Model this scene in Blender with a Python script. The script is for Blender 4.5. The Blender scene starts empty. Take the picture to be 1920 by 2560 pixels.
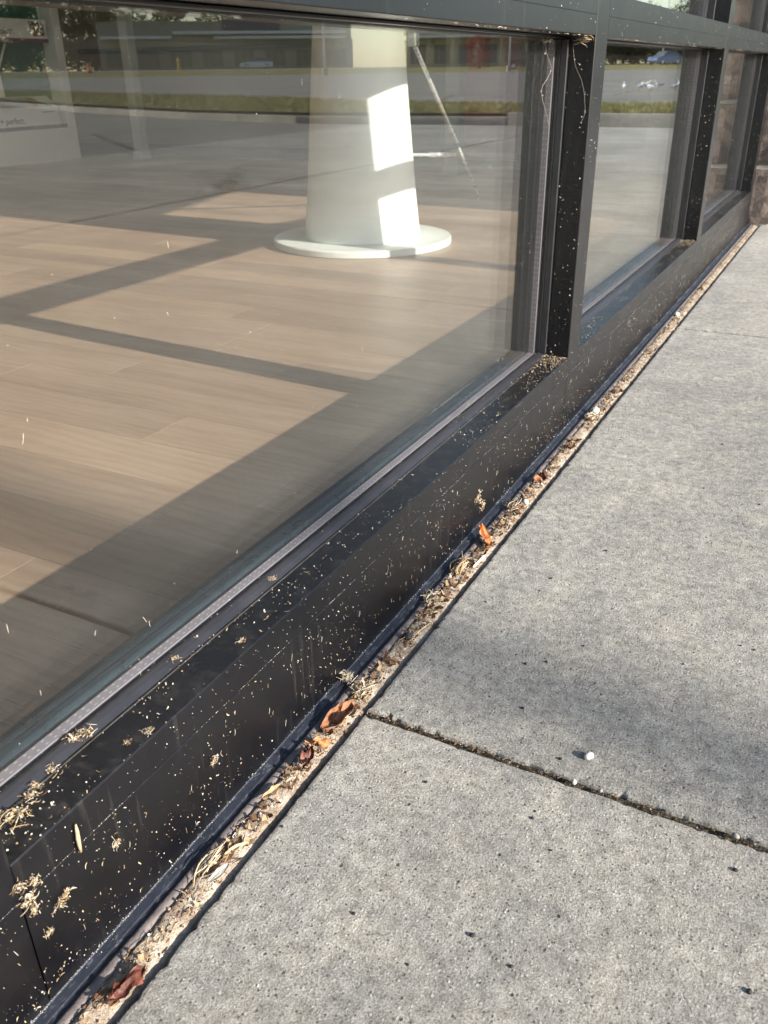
import bpy, math, random
from mathutils import Vector, Matrix, noise
R_ = math.radians
random.seed(7)
SC = bpy.context.scene
COL = SC.collection

# ------------------------------------------------------------------ camera
cam_d = bpy.data.cameras.new('camera')
cam = bpy.data.objects.new('camera', cam_d); COL.objects.link(cam)
cam_d.sensor_fit = 'HORIZONTAL'; cam_d.sensor_width = 36.0; cam_d.lens = 36.0 * 2147.0 / 1920.0
cam_d.dof.use_dof = True; cam_d.dof.focus_distance = 0.95; cam_d.dof.aperture_fstop = 20.0
cam_d.clip_start = 0.02; cam_d.clip_end = 3000
RM = ((0.88630187, 0.20099901, -0.41721504), (0.46293218, -0.40934911, 0.7862106), (-0.01275906, -0.8899622, -0.45585579))
rt = Vector([r[0] for r in RM]); up = -Vector([r[1] for r in RM]); bk = -Vector([r[2] for r in RM])
M4 = Matrix.Identity(4)
for i in range(3):
    M4[i][0], M4[i][1], M4[i][2] = rt[i], up[i], bk[i]
M4.translation = Vector((0.4028, 0.0, 0.6))
cam.matrix_world = M4
SC.camera = cam

# ------------------------------------------------------------------ sky, sun, exposure
SUN_EL = R_(21.7); SUN_AZ = R_(94.6)          # azimuth clockwise from +Y
world = bpy.data.worlds.new('World'); SC.world = world; world.use_nodes = True
wn = world.node_tree; wn.nodes.clear()
wo = wn.nodes.new('ShaderNodeOutputWorld'); wb = wn.nodes.new('ShaderNodeBackground'); ws = wn.nodes.new('ShaderNodeTexSky')
ws.sky_type = 'NISHITA'; ws.sun_disc = False; ws.sun_elevation = SUN_EL; ws.sun_rotation = SUN_AZ
ws.air_density = 1.0; ws.dust_density = 0.7; ws.ozone_density = 1.0
wb.inputs['Strength'].default_value = 0.12
wn.links.new(ws.outputs[0], wb.inputs[0]); wn.links.new(wb.outputs[0], wo.inputs[0])
to_sun = Vector((math.sin(SUN_AZ) * math.cos(SUN_EL), math.cos(SUN_AZ) * math.cos(SUN_EL), math.sin(SUN_EL)))
sd = bpy.data.lights.new('sun', 'SUN'); sd.energy = 4.6; sd.angle = R_(0.53); sd.color = (1.0, 0.93, 0.83)
sun = bpy.data.objects.new('sun', sd); COL.objects.link(sun)
sun.rotation_euler = (-to_sun).to_track_quat('-Z', 'Y').to_euler()
vs = SC.view_settings
vs.view_transform = 'Standard'; vs.look = 'None'; vs.gamma = 1.0; vs.use_curve_mapping = False; vs.exposure = 1.25
cy = SC.cycles
cy.max_bounces = 9; cy.diffuse_bounces = 4; cy.glossy_bounces = 4; cy.transmission_bounces = 6; cy.transparent_max_bounces = 32
cy.caustics_reflective = False; cy.caustics_refractive = False; cy.sample_clamp_indirect = 6.0
cy.use_adaptive_sampling = True; cy.adaptive_threshold = .015
cy.use_denoising = True
try: cy.denoiser = 'OPENIMAGEDENOISE'
except Exception: pass

# ------------------------------------------------------------------ mesh helpers
class MB:
    def __init__(s): s.v = []; s.f = []; s.m = []
    def add(s, vs_, fs, mi=0):
        o = len(s.v); s.v += [tuple(v) for v in vs_]
        for f in fs: s.f.append(tuple(i + o for i in f)); s.m.append(mi)
    def box(s, x0, x1, y0, y1, z0, z1, b=0.0, mi=0):
        if b <= 0:
            V = [(x, y, z) for z in (z0, z1) for y in (y0, y1) for x in (x0, x1)]
            s.add(V, [(0, 2, 3, 1), (4, 5, 7, 6), (0, 1, 5, 4), (2, 6, 7, 3), (0, 4, 6, 2), (1, 3, 7, 5)], mi); return
        def ring(i, z): return [(x0 + i, y0 + b, z), (x0 + i + (b - i if i < b else 0), y0 + i, z)]
        V = []
        for z, i in ((z0, b), (z0 + b, 0), (z1 - b, 0), (z1, b)):
            a, c, d, e = x0 + i, x1 - i, y0 + i, y1 - i
            k = b if i == 0 else 0
            V += [(a + k, d, z), (c - k, d, z), (c, d + k, z), (c, e - k, z), (c - k, e, z), (a + k, e, z), (a, e - k, z), (a, d + k, z)]
        F = [tuple(range(7, -1, -1)), tuple(range(24, 32))]
        for q in range(3):
            for j in range(8): F.append((q * 8 + j, q * 8 + (j + 1) % 8, q * 8 + 8 + (j + 1) % 8, q * 8 + 8 + j))
        s.add(V, F, mi)
    def ext_y(s, prof, y0, y1, mi=0):      # profile of (x, z), counter-clockwise seen from -y
        n = len(prof)
        V = [(x, y0, z) for x, z in prof] + [(x, y1, z) for x, z in prof]
        F = [tuple(range(n)), tuple(range(2 * n - 1, n - 1, -1))] + [(j, n + j, n + (j + 1) % n, (j + 1) % n) for j in range(n)]
        s.add(V, F, mi)
    def ext_z(s, prof, z0, z1, mi=0):      # profile of (x, y), counter-clockwise seen from above
        n = len(prof)
        V = [(x, y, z0) for x, y in prof] + [(x, y, z1) for x, y in prof]
        F = [tuple(range(n - 1, -1, -1)), tuple(range(n, 2 * n))] + [(j, (j + 1) % n, n + (j + 1) % n, n + j) for j in range(n)]
        s.add(V, F, mi)
    def tube(s, pts, rad, n=6, mi=0, cap=True):
        pts = [Vector(p) for p in pts]; k = len(pts)
        if not hasattr(rad, '__len__'): rad = [rad] * k
        o = len(s.v); ref = None
        for i, p in enumerate(pts):
            t = (pts[min(i + 1, k - 1)] - pts[max(i - 1, 0)])
            t = t.normalized() if t.length > 1e-9 else Vector((0, 0, 1))
            if ref is None: ref = Vector((0, 0, 1)) if abs(t.z) < .9 else Vector((1, 0, 0))
            a = t.cross(ref).normalized(); b = t.cross(a).normalized(); ref = -b if False else b.cross(t)*0 + (ref - t * ref.dot(t)).normalized() if (ref - t * ref.dot(t)).length > 1e-6 else ref
            for j in range(n):
                w = 2 * math.pi * j / n
                s.v.append(tuple(p + (a * math.cos(w) + b * math.sin(w)) * rad[i]))
        for i in range(k - 1):
            for j in range(n):
                s.f.append((o + i * n + j, o + i * n + (j + 1) % n, o + (i + 1) * n + (j + 1) % n, o + (i + 1) * n + j)); s.m.append(mi)
        if cap:
            s.f.append(tuple(o + j for j in range(n - 1, -1, -1))); s.m.append(mi)
            s.f.append(tuple(o + (k - 1) * n + j for j in range(n))); s.m.append(mi)
    def lathe(s, prof, n=32, c=(0, 0, 0), mi=0):   # profile of (r, z) from bottom to top
        o = len(s.v); k = len(prof)
        for r, z in prof:
            for j in range(n):
                w = 2 * math.pi * j / n; s.v.append((c[0] + r * math.cos(w), c[1] + r * math.sin(w), c[2] + z))
        for i in range(k - 1):
            for j in range(n):
                s.f.append((o + i * n + j, o + i * n + (j + 1) % n, o + (i + 1) * n + (j + 1) % n, o + (i + 1) * n + j)); s.m.append(mi)
        s.f.append(tuple(o + j for j in range(n - 1, -1, -1))); s.m.append(mi)
        s.f.append(tuple(o + (k - 1) * n + j for j in range(n))); s.m.append(mi)
    def mesh(s, name, mats, smooth=False):
        me = bpy.data.meshes.new(name); me.from_pydata(s.v, [], s.f)
        for m in (mats if isinstance(mats, (list, tuple)) else [mats]): me.materials.append(m)
        if s.m and max(s.m) > 0: me.polygons.foreach_set('material_index', s.m)
        if smooth: me.polygons.foreach_set('use_smooth', [True] * len(me.polygons))
        me.update(); return me

def obj(name, mb, mats, parent=None, loc=(0, 0, 0), rot=(0, 0, 0), smooth=False):
    me = mb if isinstance(mb, bpy.types.Mesh) else mb.mesh(name, mats, smooth)
    o = bpy.data.objects.new(name, me); COL.objects.link(o)
    o.location = loc; o.rotation_euler = rot
    if parent is not None: o.parent = parent
    return o
def tag(o, label=None, cat=None, group=None, kind=None):
    if label: o['label'] = label
    if cat: o['category'] = cat
    if group: o['group'] = group
    if kind: o['kind'] = kind
    return o
def empty(name, label, cat, loc=(0, 0, 0), rz=0, group=None):
    o = bpy.data.objects.new(name, None); COL.objects.link(o)
    o.empty_display_size = .05; o.location = loc; o.rotation_euler = (0, 0, rz)
    return tag(o, label, cat, group)
def copy_tree(o, parent=None):
    c = o.copy(); COL.objects.link(c); c.parent = parent
    for ch in list(o.children): copy_tree(ch, c)
    return c

# ------------------------------------------------------------------ material helpers
class G:
    def __init__(s, name):
        s.mat = bpy.data.materials.new(name); s.mat.use_nodes = True; s.nt = s.mat.node_tree; s.nt.nodes.clear()
        s.out = s.n('ShaderNodeOutputMaterial')
    def n(s, t, **kw):
        nd = s.nt.nodes.new(t)
        for k, v in kw.items(): setattr(nd, k, v)
        return nd
    def put(s, sock, v):
        if isinstance(v, bpy.types.NodeSocket): s.nt.links.new(v, sock)
        elif hasattr(v, '__len__') and len(v) == 3 and sock.type == 'RGBA': sock.default_value = (*v, 1)
        else: sock.default_value = v
    def pos(s, scale=(1, 1, 1), src='pos', add=None):
        if src == 'pos': o = s.n('ShaderNodeNewGeometry').outputs['Position']
        else: o = s.n('ShaderNodeTexCoord').outputs['Object']
        if add is not None:
            a = s.n('ShaderNodeVectorMath', operation='ADD'); s.put(a.inputs[0], o); s.put(a.inputs[1], add); o = a.outputs[0]
        if scale == (1, 1, 1): return o
        m = s.n('ShaderNodeVectorMath', operation='MULTIPLY'); s.put(m.inputs[0], o); m.inputs[1].default_value = scale
        return m.outputs[0]
    def noise(s, vec, scale, detail=4, rough=.55, dist=0.0):
        t = s.n('ShaderNodeTexNoise'); s.put(t.inputs['Vector'], vec)
        t.inputs['Scale'].default_value = scale; t.inputs['Detail'].default_value = detail
        t.inputs['Roughness'].default_value = rough; t.inputs['Distortion'].default_value = dist
        return t.outputs['Fac']
    def vor(s, vec, scale, feature='F1', out='Distance', rnd=1.0):
        t = s.n('ShaderNodeTexVoronoi', feature=feature); s.put(t.inputs['Vector'], vec)
        t.inputs['Scale'].default_value = scale; t.inputs['Randomness'].default_value = rnd
        return t.outputs[out]
    def ramp(s, fac, stops, interp='LINEAR'):
        r = s.n('ShaderNodeValToRGB'); s.put(r.inputs[0], fac); r.color_ramp.interpolation = interp
        e = r.color_ramp.elements
        while len(e) < len(stops): e.new(.5)
        for el, (p, c) in zip(e, stops):
            el.position = p; el.color = (c, c, c, 1) if not hasattr(c, '__len__') else (*c, 1)
        return r.outputs[0]
    def mix(s, fac, a, b, mode='MIX'):
        m = s.n('ShaderNodeMix', data_type='RGBA', blend_type=mode)
        s.put(m.inputs[0], fac); s.put(m.inputs[6], a); s.put(m.inputs[7], b)
        return m.outputs[2]
    def math(s, op, a, b=0.0, clamp=False):
        m = s.n('ShaderNodeMath', operation=op); m.use_clamp = clamp
        s.put(m.inputs[0], a); s.put(m.inputs[1], b); return m.outputs[0]
    def bump(s, h, strength=.5, dist=.001, normal=None):
        b = s.n('ShaderNodeBump'); s.put(b.inputs['Height'], h)
        b.inputs['Strength'].default_value = strength; b.inputs['Distance'].default_value = dist
        if normal is not None: s.put(b.inputs['Normal'], normal)
        return b.outputs[0]
    def bsdf(s, col, rough=.6, metal=0.0, spec=.5, normal=None, **kw):
        b = s.n('ShaderNodeBsdfPrincipled')
        s.put(b.inputs['Base Color'], col); s.put(b.inputs['Roughness'], rough); s.put(b.inputs['Metallic'], metal)
        s.put(b.inputs['Specular IOR Level'], spec)
        if normal is not None: s.put(b.inputs['Normal'], normal)
        for k, v in kw.items(): s.put(b.inputs[k.replace('_', ' ')], v)
        s.nt.links.new(b.outputs[0], s.out.inputs[0]); return b
M = {}
def plain(name, col, rough=.6, metal=0., spec=.5, var=.12, scale=30, bump=0., bscale=200):
    g = G(name); p = g.pos(src='obj')
    n = g.noise(p, scale, 5, .6)
    lo = tuple(c * (1 - var) for c in col); hi = tuple(min(1, c * (1 + var)) for c in col)
    c = g.ramp(n, [(.3, lo), (.7, hi)])
    r = g.ramp(n, [(.3, max(0, rough - .06)), (.7, min(1, rough + .06))])
    nm = g.bump(g.noise(p, bscale, 3), bump, .001) if bump else None
    g.bsdf(c, r, metal, spec, nm); M[name] = g.mat; return g.mat

def m_concrete(name, a, b, warm, coarse=1.0):
    g = G(name); p = g.pos()
    big = g.noise(p, 2.1, 4, .6); mid = g.noise(p, 16, 4, .6, .4); fr = g.noise(p, 75, 9, .78); fine = g.noise(p, 520, 3, .7)
    c = g.ramp(big, [(.32, a), (.68, b)])
    c = g.mix(g.ramp(mid, [(.40, 0), (.66, .75)]), c, warm)
    c = g.mix(g.ramp(g.noise(p, 6.5, 3, .55, .8), [(.5, 0), (.72, .45)]), c, tuple(.8 * q for q in a))
    c = g.mix(1.0, c, g.ramp(g.noise(p, 1.3, 3, .6, .5), [(.35, .84), (.65, 1.12)]), 'MULTIPLY')
    c = g.mix(.8, c, g.ramp(g.noise(p, 28, 3, .6), [(.35, .88), (.65, 1.10)]), 'MULTIPLY')
    c = g.mix(1.0, c, g.ramp(g.n('ShaderNodeObjectInfo').outputs['Random'], [(0, (.90, .91, .90)), (1, (1.07, 1.055, 1.04))]), 'MULTIPLY')
    c = g.mix(1.0, c, g.ramp(fr, [(.30, .50), (.5, 1.0), (.68, 1.42)]), 'MULTIPLY')
    c = g.mix(.8, c, g.ramp(fine, [(.28, .42), (.5, 1), (.72, 1.6)]), 'MULTIPLY')
    def cells(scale):
        t = g.n('ShaderNodeTexVoronoi'); g.put(t.inputs['Vector'], p); t.inputs['Scale'].default_value = scale
        sp_ = g.n('ShaderNodeSeparateColor'); g.put(sp_.inputs[0], t.outputs['Color']); return t.outputs['Distance'], sp_
    v, sep = cells(300)
    pale = g.math('MULTIPLY', g.ramp(sep.outputs[0], [(.72, 0), (.80, 1)]), g.ramp(v, [(.2, 1), (.45, 0)]))
    dark = g.math('MULTIPLY', g.ramp(sep.outputs[1], [(.70, 0), (.80, 1)]), g.ramp(v, [(.18, 1), (.42, 0)]))
    c = g.mix(g.math('MULTIPLY', pale, .6), c, (.56, .54, .50)); c = g.mix(g.math('MULTIPLY', dark, .75), c, (.07, .066, .062))
    v2, sep2 = cells(95)
    pit = g.math('MULTIPLY', g.ramp(sep2.outputs[0], [(.84, 0), (.9, 1)]), g.ramp(v2, [(.07, 1), (.19, 0)]))
    c = g.mix(g.math('MULTIPLY', pit, .8), c, (.045, .042, .04))
    h = g.math('ADD', g.math('MULTIPLY', fr, 1.6), g.math('MULTIPLY', fine, .45))
    h = g.math('SUBTRACT', h, g.math('MULTIPLY', pit, .7)); h = g.math('SUBTRACT', h, g.math('MULTIPLY', dark, .25)); h = g.math('ADD', h, g.math('MULTIPLY', pale, .25))
    g.bsdf(c, .88, 0, .2, g.bump(h, .9, .0028 * coarse)); M[name] = g.mat
m_concrete('concrete', (.295, .287, .272), (.41, .392, .356), (.44, .41, .36))
m_concrete('kerb_concrete', (.30, .29, .27), (.38, .37, .34), (.4, .37, .32))

def m_frame():
    g = G('bronze_aluminium'); p = g.pos()
    big = g.noise(p, 9, 5, .6)
    c = g.ramp(big, [(.3, (.0018, .0019, .0030)), (.75, (.0034, .0035, .0052))])  # bluish base puts the sky's reflection into the frame colour
    dust = g.noise(p, 650, 3, .7)
    d = g.math('MULTIPLY', g.ramp(dust, [(.64, 0), (.76, 1)]), g.ramp(g.noise(p, 14, 3), [(.4, .0), (.8, .4)]))
    c = g.mix(d, c, (.20, .17, .14))
    film = g.math('MULTIPLY', g.ramp(g.noise(p, 35, 6, .7), [(.5, 0), (.85, 1)]), .022)
    c = g.mix(film, c, (.22, .20, .18))
    sx = g.n('ShaderNodeSeparateXYZ'); g.put(sx.inputs[0], g.n('ShaderNodeNewGeometry').outputs['Normal'])
    topd = g.math('MULTIPLY', g.ramp(sx.outputs[2], [(.6, 0), (.9, 1)]), g.ramp(g.noise(p, 60, 6, .75), [(.5, .0), (.75, .14)]))
    c = g.mix(topd, c, (.24, .225, .20))
    runs = g.math('MULTIPLY', g.ramp(g.noise(g.pos((1, 1, .08)), 120, 3, .6), [(.56, 0), (.72, .07)]), g.ramp(g.noise(p, 11, 2), [(.45, 0), (.65, 1)]))
    c = g.mix(runs, c, (.28, .26, .23))
    g.bsdf(c, g.ramp(big, [(.3, .30), (.7, .38)]), 0, .45, g.bump(dust, .05, .0003)); M['frame'] = g.mat
m_frame()
plain('ledge_groove', (.10, .09, .08), .7, var=.4, scale=120)
plain('rubber', (.012, .012, .013), .55)
plain('bead', (.026, .026, .031), .34, var=.15)
plain('inner_frame', (.030, .050, .066), .30, var=.2, scale=20)  # blue sky sheen put into the base colour
plain('spacer', (.30, .285, .325), .40, metal=.3, var=.04)
plain('shaded_spacer', (.05, .047, .045), .5)  # darkened spacer copy, crossbar shade put into its colour
plain('spacer_hole', (.62, .60, .62), .5)
g = G('flashing'); p = g.pos()
c = g.ramp(g.noise(p, 40, 5, .65), [(.3, (.008, .010, .016)), (.7, (.024, .028, .040))])
c = g.mix(g.math('MULTIPLY', g.ramp(g.noise(g.pos((1, .35, 1)), 260, 5, .75), [(.55, 0), (.75, 1)]), .5), c, (.30, .30, .31))
g.bsdf(c, .45, 0, .5, g.bump(g.noise(p, 400, 3), .4, .001)); M['flashing'] = g.mat
plain('taupe_sealant', (.16, .135, .125), .8, var=.25, scale=90, bump=.5, bscale=500)
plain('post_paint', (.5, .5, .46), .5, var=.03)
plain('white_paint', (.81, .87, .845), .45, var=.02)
plain('white_laminate', (.88, .88, .84), .4, var=.03)
plain('cabinet_green', (.035, .13, .085), .6, var=.15, scale=4)
plain('maroon', (.16, .03, .06), .5)
plain('print_dark', (.06, .06, .06), .6)
plain('chrome', (.82, .84, .85), .28, metal=.55, var=.03)
plain('wall_paint', (.22, .215, .16), .8, var=.05, scale=3)
plain('ceiling_paint', (.85, .85, .83), .85, var=.03)
plain('navy_rail', (.010, .016, .035), .4)
plain('pink_panel', (.50, .16, .17), .5, var=.08)
plain('skirting', (.075, .072, .066), .6)
plain('pole_paint', (.62, .64, .64), .4)
plain('straw', (.42, .33, .20), .75, var=.3, scale=300)
plain('straw_pale', (.52, .47, .38), .75, var=.2, scale=300)
plain('tan_bit', (.33, .22, .12), .8, var=.35, scale=300)
plain('brown_bit', (.13, .065, .03), .8, var=.4, scale=300)
plain('white_bit', (.74, .72, .66), .8, var=.1, scale=300)
plain('dark_stone', (.018, .018, .02), .7, var=.4, scale=300, bump=.6, bscale=900)
plain('pale_stone', (.70, .68, .62), .8, var=.15, scale=200, bump=.6, bscale=700)
plain('grey_stone', (.30, .29, .27), .85, var=.25, scale=200, bump=.5, bscale=700)
plain('leaf_orange', (.48, .18, .065), .65, var=.35, scale=160, bump=.5, bscale=400)
plain('leaf_brown', (.26, .11, .05), .7, var=.4, scale=160, bump=.5, bscale=400)
plain('leaf_mahogany', (.10, .028, .016), .55, var=.4, scale=160, bump=.5, bscale=400)
plain('cobweb', (.36, .33, .27), .9)
plain('tree_bark', (.09, .065, .045), .9, var=.3, scale=8)
plain('building_wall', (.31, .29, .22), .85, var=.06, scale=.6)
plain('building_cream', (.40, .37, .25), .85, var=.06, scale=.6)
plain('fascia_white', (.68, .68, .66), .6, var=.04)
plain('shop_glass', (.09, .095, .09), .2, var=.3, scale=.5)
plain('sign_navy', (.03, .04, .09), .5)
plain('car_blue', (.06, .11, .26), .25, var=.03)
plain('car_silver', (.55, .57, .58), .3, metal=.4, var=.03)
plain('car_black', (.012, .012, .014), .25)
plain('tyre', (.015, .015, .015), .8)
plain('lamp_glass', (.8, .8, .75), .2)
plain('tail_red', (.4, .02, .02), .3)
plain('safety_orange', (.8, .13, .02), .6)
plain('safety_yellow', (.70, .47, .03), .5)
plain('gull_white', (.78, .78, .76), .7)
plain('gull_grey', (.35, .37, .40), .7)
plain('gull_leg', (.6, .35, .08), .6)

def m_foliage(name, a, b):
    g = G(name); oi = g.n('ShaderNodeObjectInfo')
    n = g.noise(g.pos(), 1.6, 4, .6)
    c = g.ramp(n, [(.3, a), (.7, b)])
    bs = g.bsdf(c, .6, 0, .3); M[name] = g.mat
    tr = g.n('ShaderNodeBsdfTranslucent'); g.put(tr.inputs[0], c)
    mx = g.n('ShaderNodeMixShader'); mx.inputs[0].default_value = .3
    g.nt.links.new(bs.outputs[0], mx.inputs[1]); g.nt.links.new(tr.outputs[0], mx.inputs[2]); g.nt.links.new(mx.outputs[0], g.out.inputs[0])
m_foliage('foliage_green', (.035, .065, .022), (.075, .115, .035))
m_foliage('foliage_dark', (.022, .045, .02), (.05, .08, .03))
m_foliage('foliage_red', (.11, .025, .02), (.2, .055, .035))
m_foliage('grass_blade', (.15, .15, .045), (.28, .25, .09))

def m_ground():
    g = G('old_asphalt'); p = g.pos()
    n1 = g.noise(p, .35, 5, .6); n2 = g.noise(p, 4, 5, .65); n3 = g.noise(p, 90, 3)
    c = g.ramp(n1, [(.3, (.20, .19, .17)), (.7, (.27, .255, .225))])
    c = g.mix(.6, c, g.ramp(n2, [(.3, .75), (.7, 1.2)]), 'MULTIPLY'); c = g.mix(.5, c, g.ramp(n3, [(.3, .7), (.7, 1.3)]), 'MULTIPLY')
    cr = g.vor(g.pos(add=None), .22, 'DISTANCE_TO_EDGE'); 
    c = g.mix(g.math('MULTIPLY', g.ramp(cr, [(.004, 1), (.010, 0)]), .8), c, (.05, .047, .042))
    g.bsdf(c, .9, 0, .2, g.bump(n3, .4, .003)); M['asphalt'] = g.mat
    g = G('turf_soil'); p = g.pos()
    c = g.ramp(g.noise(p, .8, 6, .65), [(.3, (.16, .15, .06)), (.7, (.27, .24, .10))]); g.bsdf(c, .95, 0, .1, g.bump(g.noise(p, 20, 4), .8, .05)); M['turf'] = g.mat
m_ground()

def m_wood():
    g = G('oak_plank'); oi = g.n('ShaderNodeObjectInfo')
    off = g.n('ShaderNodeVectorMath', operation='SCALE'); cmb = g.n('ShaderNodeCombineXYZ')
    for i in range(3): g.put(cmb.inputs[i], oi.outputs['Random'])
    g.put(off.inputs[0], cmb.outputs[0]); off.inputs[3].default_value = 37.0
    base = g.n('ShaderNodeTexCoord').outputs['Object']
    def pv(sc):
        a = g.n('ShaderNodeVectorMath', operation='MULTIPLY'); g.put(a.inputs[0], base); a.inputs[1].default_value = sc
        b = g.n('ShaderNodeVectorMath', operation='ADD'); g.put(b.inputs[0], a.outputs[0]); g.put(b.inputs[1], off.outputs[0]); return b.outputs[0]
    n1 = g.noise(pv((1.2, 7, 1)), 1.6, 4, .55, .6)
    rings = g.n('ShaderNodeTexWave', wave_type='BANDS', bands_direction='Y'); g.put(rings.inputs['Vector'], pv((.9, 5.0, 1)))
    rings.inputs['Scale'].default_value = 2.6; rings.inputs['Distortion'].default_value = 14.0; rings.inputs['Detail'].default_value = 2.5; rings.inputs['Detail Scale'].default_value = .8
    fib = g.noise(pv((6, 260, 1)), 1.0, 3, .6); pore = g.noise(pv((16, 420, 1)), 1.0, 2, .5)
    c = g.ramp(n1, [(.25, (.29, .200, .138)), (.5, (.375, .268, .19)), (.8, (.45, .335, .245))])
    c = g.mix(.22, c, g.ramp(rings.outputs['Fac'], [(.1, .66), (.45, 1.05), (1, 1.1)]), 'MULTIPLY')
    c = g.mix(.38, c, g.ramp(fib, [(.3, .78), (.7, 1.18)]), 'MULTIPLY')
    c = g.mix(g.math('MULTIPLY', g.ramp(pore, [(.62, 0), (.72, 1)]), .35), c, (.10, .07, .05))
    hv = g.ramp(oi.outputs['Random'], [(0, .82), (1, 1.12)])
    c = g.mix(1.0, c, hv, 'MULTIPLY')
    g.bsdf(c, g.ramp(fib, [(.3, .36), (.7, .5)]), 0, .4, g.bump(fib, .15, .0006)); M['wood'] = g.mat
m_wood()

def m_glass(name, wobble):
    g = G(name)
    geo = g.n('ShaderNodeNewGeometry'); fr = g.n('ShaderNodeFresnel')
    ior = g.n('ShaderNodeMix', data_type='FLOAT'); g.put(ior.inputs[0], geo.outputs['Backfacing']); ior.inputs[2].default_value = 1.52; ior.inputs[3].default_value = 1 / 1.52
    g.put(fr.inputs['IOR'], ior.outputs[0])
    gl = g.n('ShaderNodeBsdfGlossy'); gl.inputs['Roughness'].default_value = 0.0; gl.inputs['Color'].default_value = (.97, .99, .98, 1)
    tr = g.n('ShaderNodeBsdfTransparent'); tr.inputs[0].default_value = (.985, .985, .978, 1)
    mx = g.n('ShaderNodeMixShader'); g.put(mx.inputs[0], fr.outputs[0]); g.put(mx.inputs[1], tr.outputs[0]); g.put(mx.inputs[2], gl.outputs[0])
    if wobble:      # outer pane: thin film of dust
        df = g.n('ShaderNodeBsdfDiffuse'); df.inputs[0].default_value = (.52, .51, .48, 1)
        m2 = g.n('ShaderNodeMixShader'); g.put(m2.inputs[0], g.ramp(g.noise(g.pos(), 3.5, 2, .6), [(.3, .004), (.75, .010)]))
        g.put(m2.inputs[1], mx.outputs[0]); g.put(m2.inputs[2], df.outputs[0]); mx = m2
    g.nt.links.new(mx.outputs[0], g.out.inputs[0]); M[name] = g.mat
m_glass('glass', False)
m_glass('dusty_glass', True)

def m_gapdirt():
    g = G('gap_dirt'); p = g.pos()
    n1 = g.noise(p, 28, 5, .65); n2 = g.noise(p, 160, 5, .7); n3 = g.noise(p, 600, 3)
    c = g.ramp(n1, [(.28, (.06, .045, .033)), (.40, (.25, .19, .14)), (.58, (.44, .375, .30)), (.8, (.36, .325, .285))])
    c = g.mix(.7, c, g.ramp(n2, [(.3, .5), (.5, 1), (.7, 1.35)]), 'MULTIPLY')
    c = g.mix(g.ramp(n3, [(.60, 0), (.7, .8)]), c, (.06, .04, .03))
    g.bsdf(c, .95, 0, .1, g.bump(g.math('ADD', n2, n3), .8, .002)); M['gap_dirt'] = g.mat
    g = G('joint_dirt'); p = g.pos()
    c = g.ramp(g.noise(p, 200, 5, .7), [(.3, (.02, .017, .013)), (.55, (.07, .06, .045)), (.75, (.22, .18, .13))]); g.bsdf(c, .95, 0, .1, g.bump(g.noise(p, 500, 3), .8, .002)); M['joint_dirt'] = g.mat
m_gapdirt()

def m_stone():
    g = G('rough_stone'); p = g.pos()
    n1 = g.noise(p, 5, 5, .6); n2 = g.noise(p, 70, 5, .65); n3 = g.noise(p, 330, 3)
    c = g.ramp(n1, [(.3, (.17, .13, .11)), (.7, (.25, .20, .17))])
    c = g.mix(.8, c, g.ramp(n2, [(.3, .65), (.7, 1.3)]), 'MULTIPLY'); c = g.mix(.6, c, g.ramp(n3, [(.3, .7), (.7, 1.35)]), 'MULTIPLY')
    g.bsdf(c, .9, 0, .2, g.bump(g.math('ADD', n2, g.math('MULTIPLY', n3, .5)), .9, .004)); M['stone'] = g.mat
    plain('mortar', (.55, .51, .43), .9, var=.15, scale=60, bump=.6, bscale=300)
m_stone()

# ================================================================== GROUND AND SETTING
def zg(r):
    if r < 20: return -.02
    if r < 92: return -.02 + .52 * (r - 20) / 72
    if r < 140: return .5 + .75 * (r - 92) / 48
    return 1.25 + .0015 * (r - 140)
def ring_ground(name, rs, mat, a0=0, a1=360, n=120):
    mb = MB(); full = (a1 - a0) >= 360
    k = n if full else n + 1
    for r in rs:
        for j in range(k):
            w = R_(a0 + (a1 - a0) * j / n); mb.v.append((r * math.sin(w), r * math.cos(w), zg(r)))
    for i in range(len(rs) - 1):
        for j in range(n):
            a, b = i * k + j, i * k + (j + 1) % k
            mb.f.append((a, a + k, b + k, b)); mb.m.append(0)
    return tag(obj(name, mb, mat), kind='structure')
lot = ring_ground('parking_lot', [.01, 2, 5, 10, 20, 30, 45, 60, 75, 92], M['asphalt'])
ring_ground('grass_verge', [92, 100, 110, 120, 131], M['turf'])
ring_ground('far_road', [131, 136, 140, 146], M['asphalt'])
ring_ground('terrain', [146, 180, 260, 420, 800, 1600], M['turf'])

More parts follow.
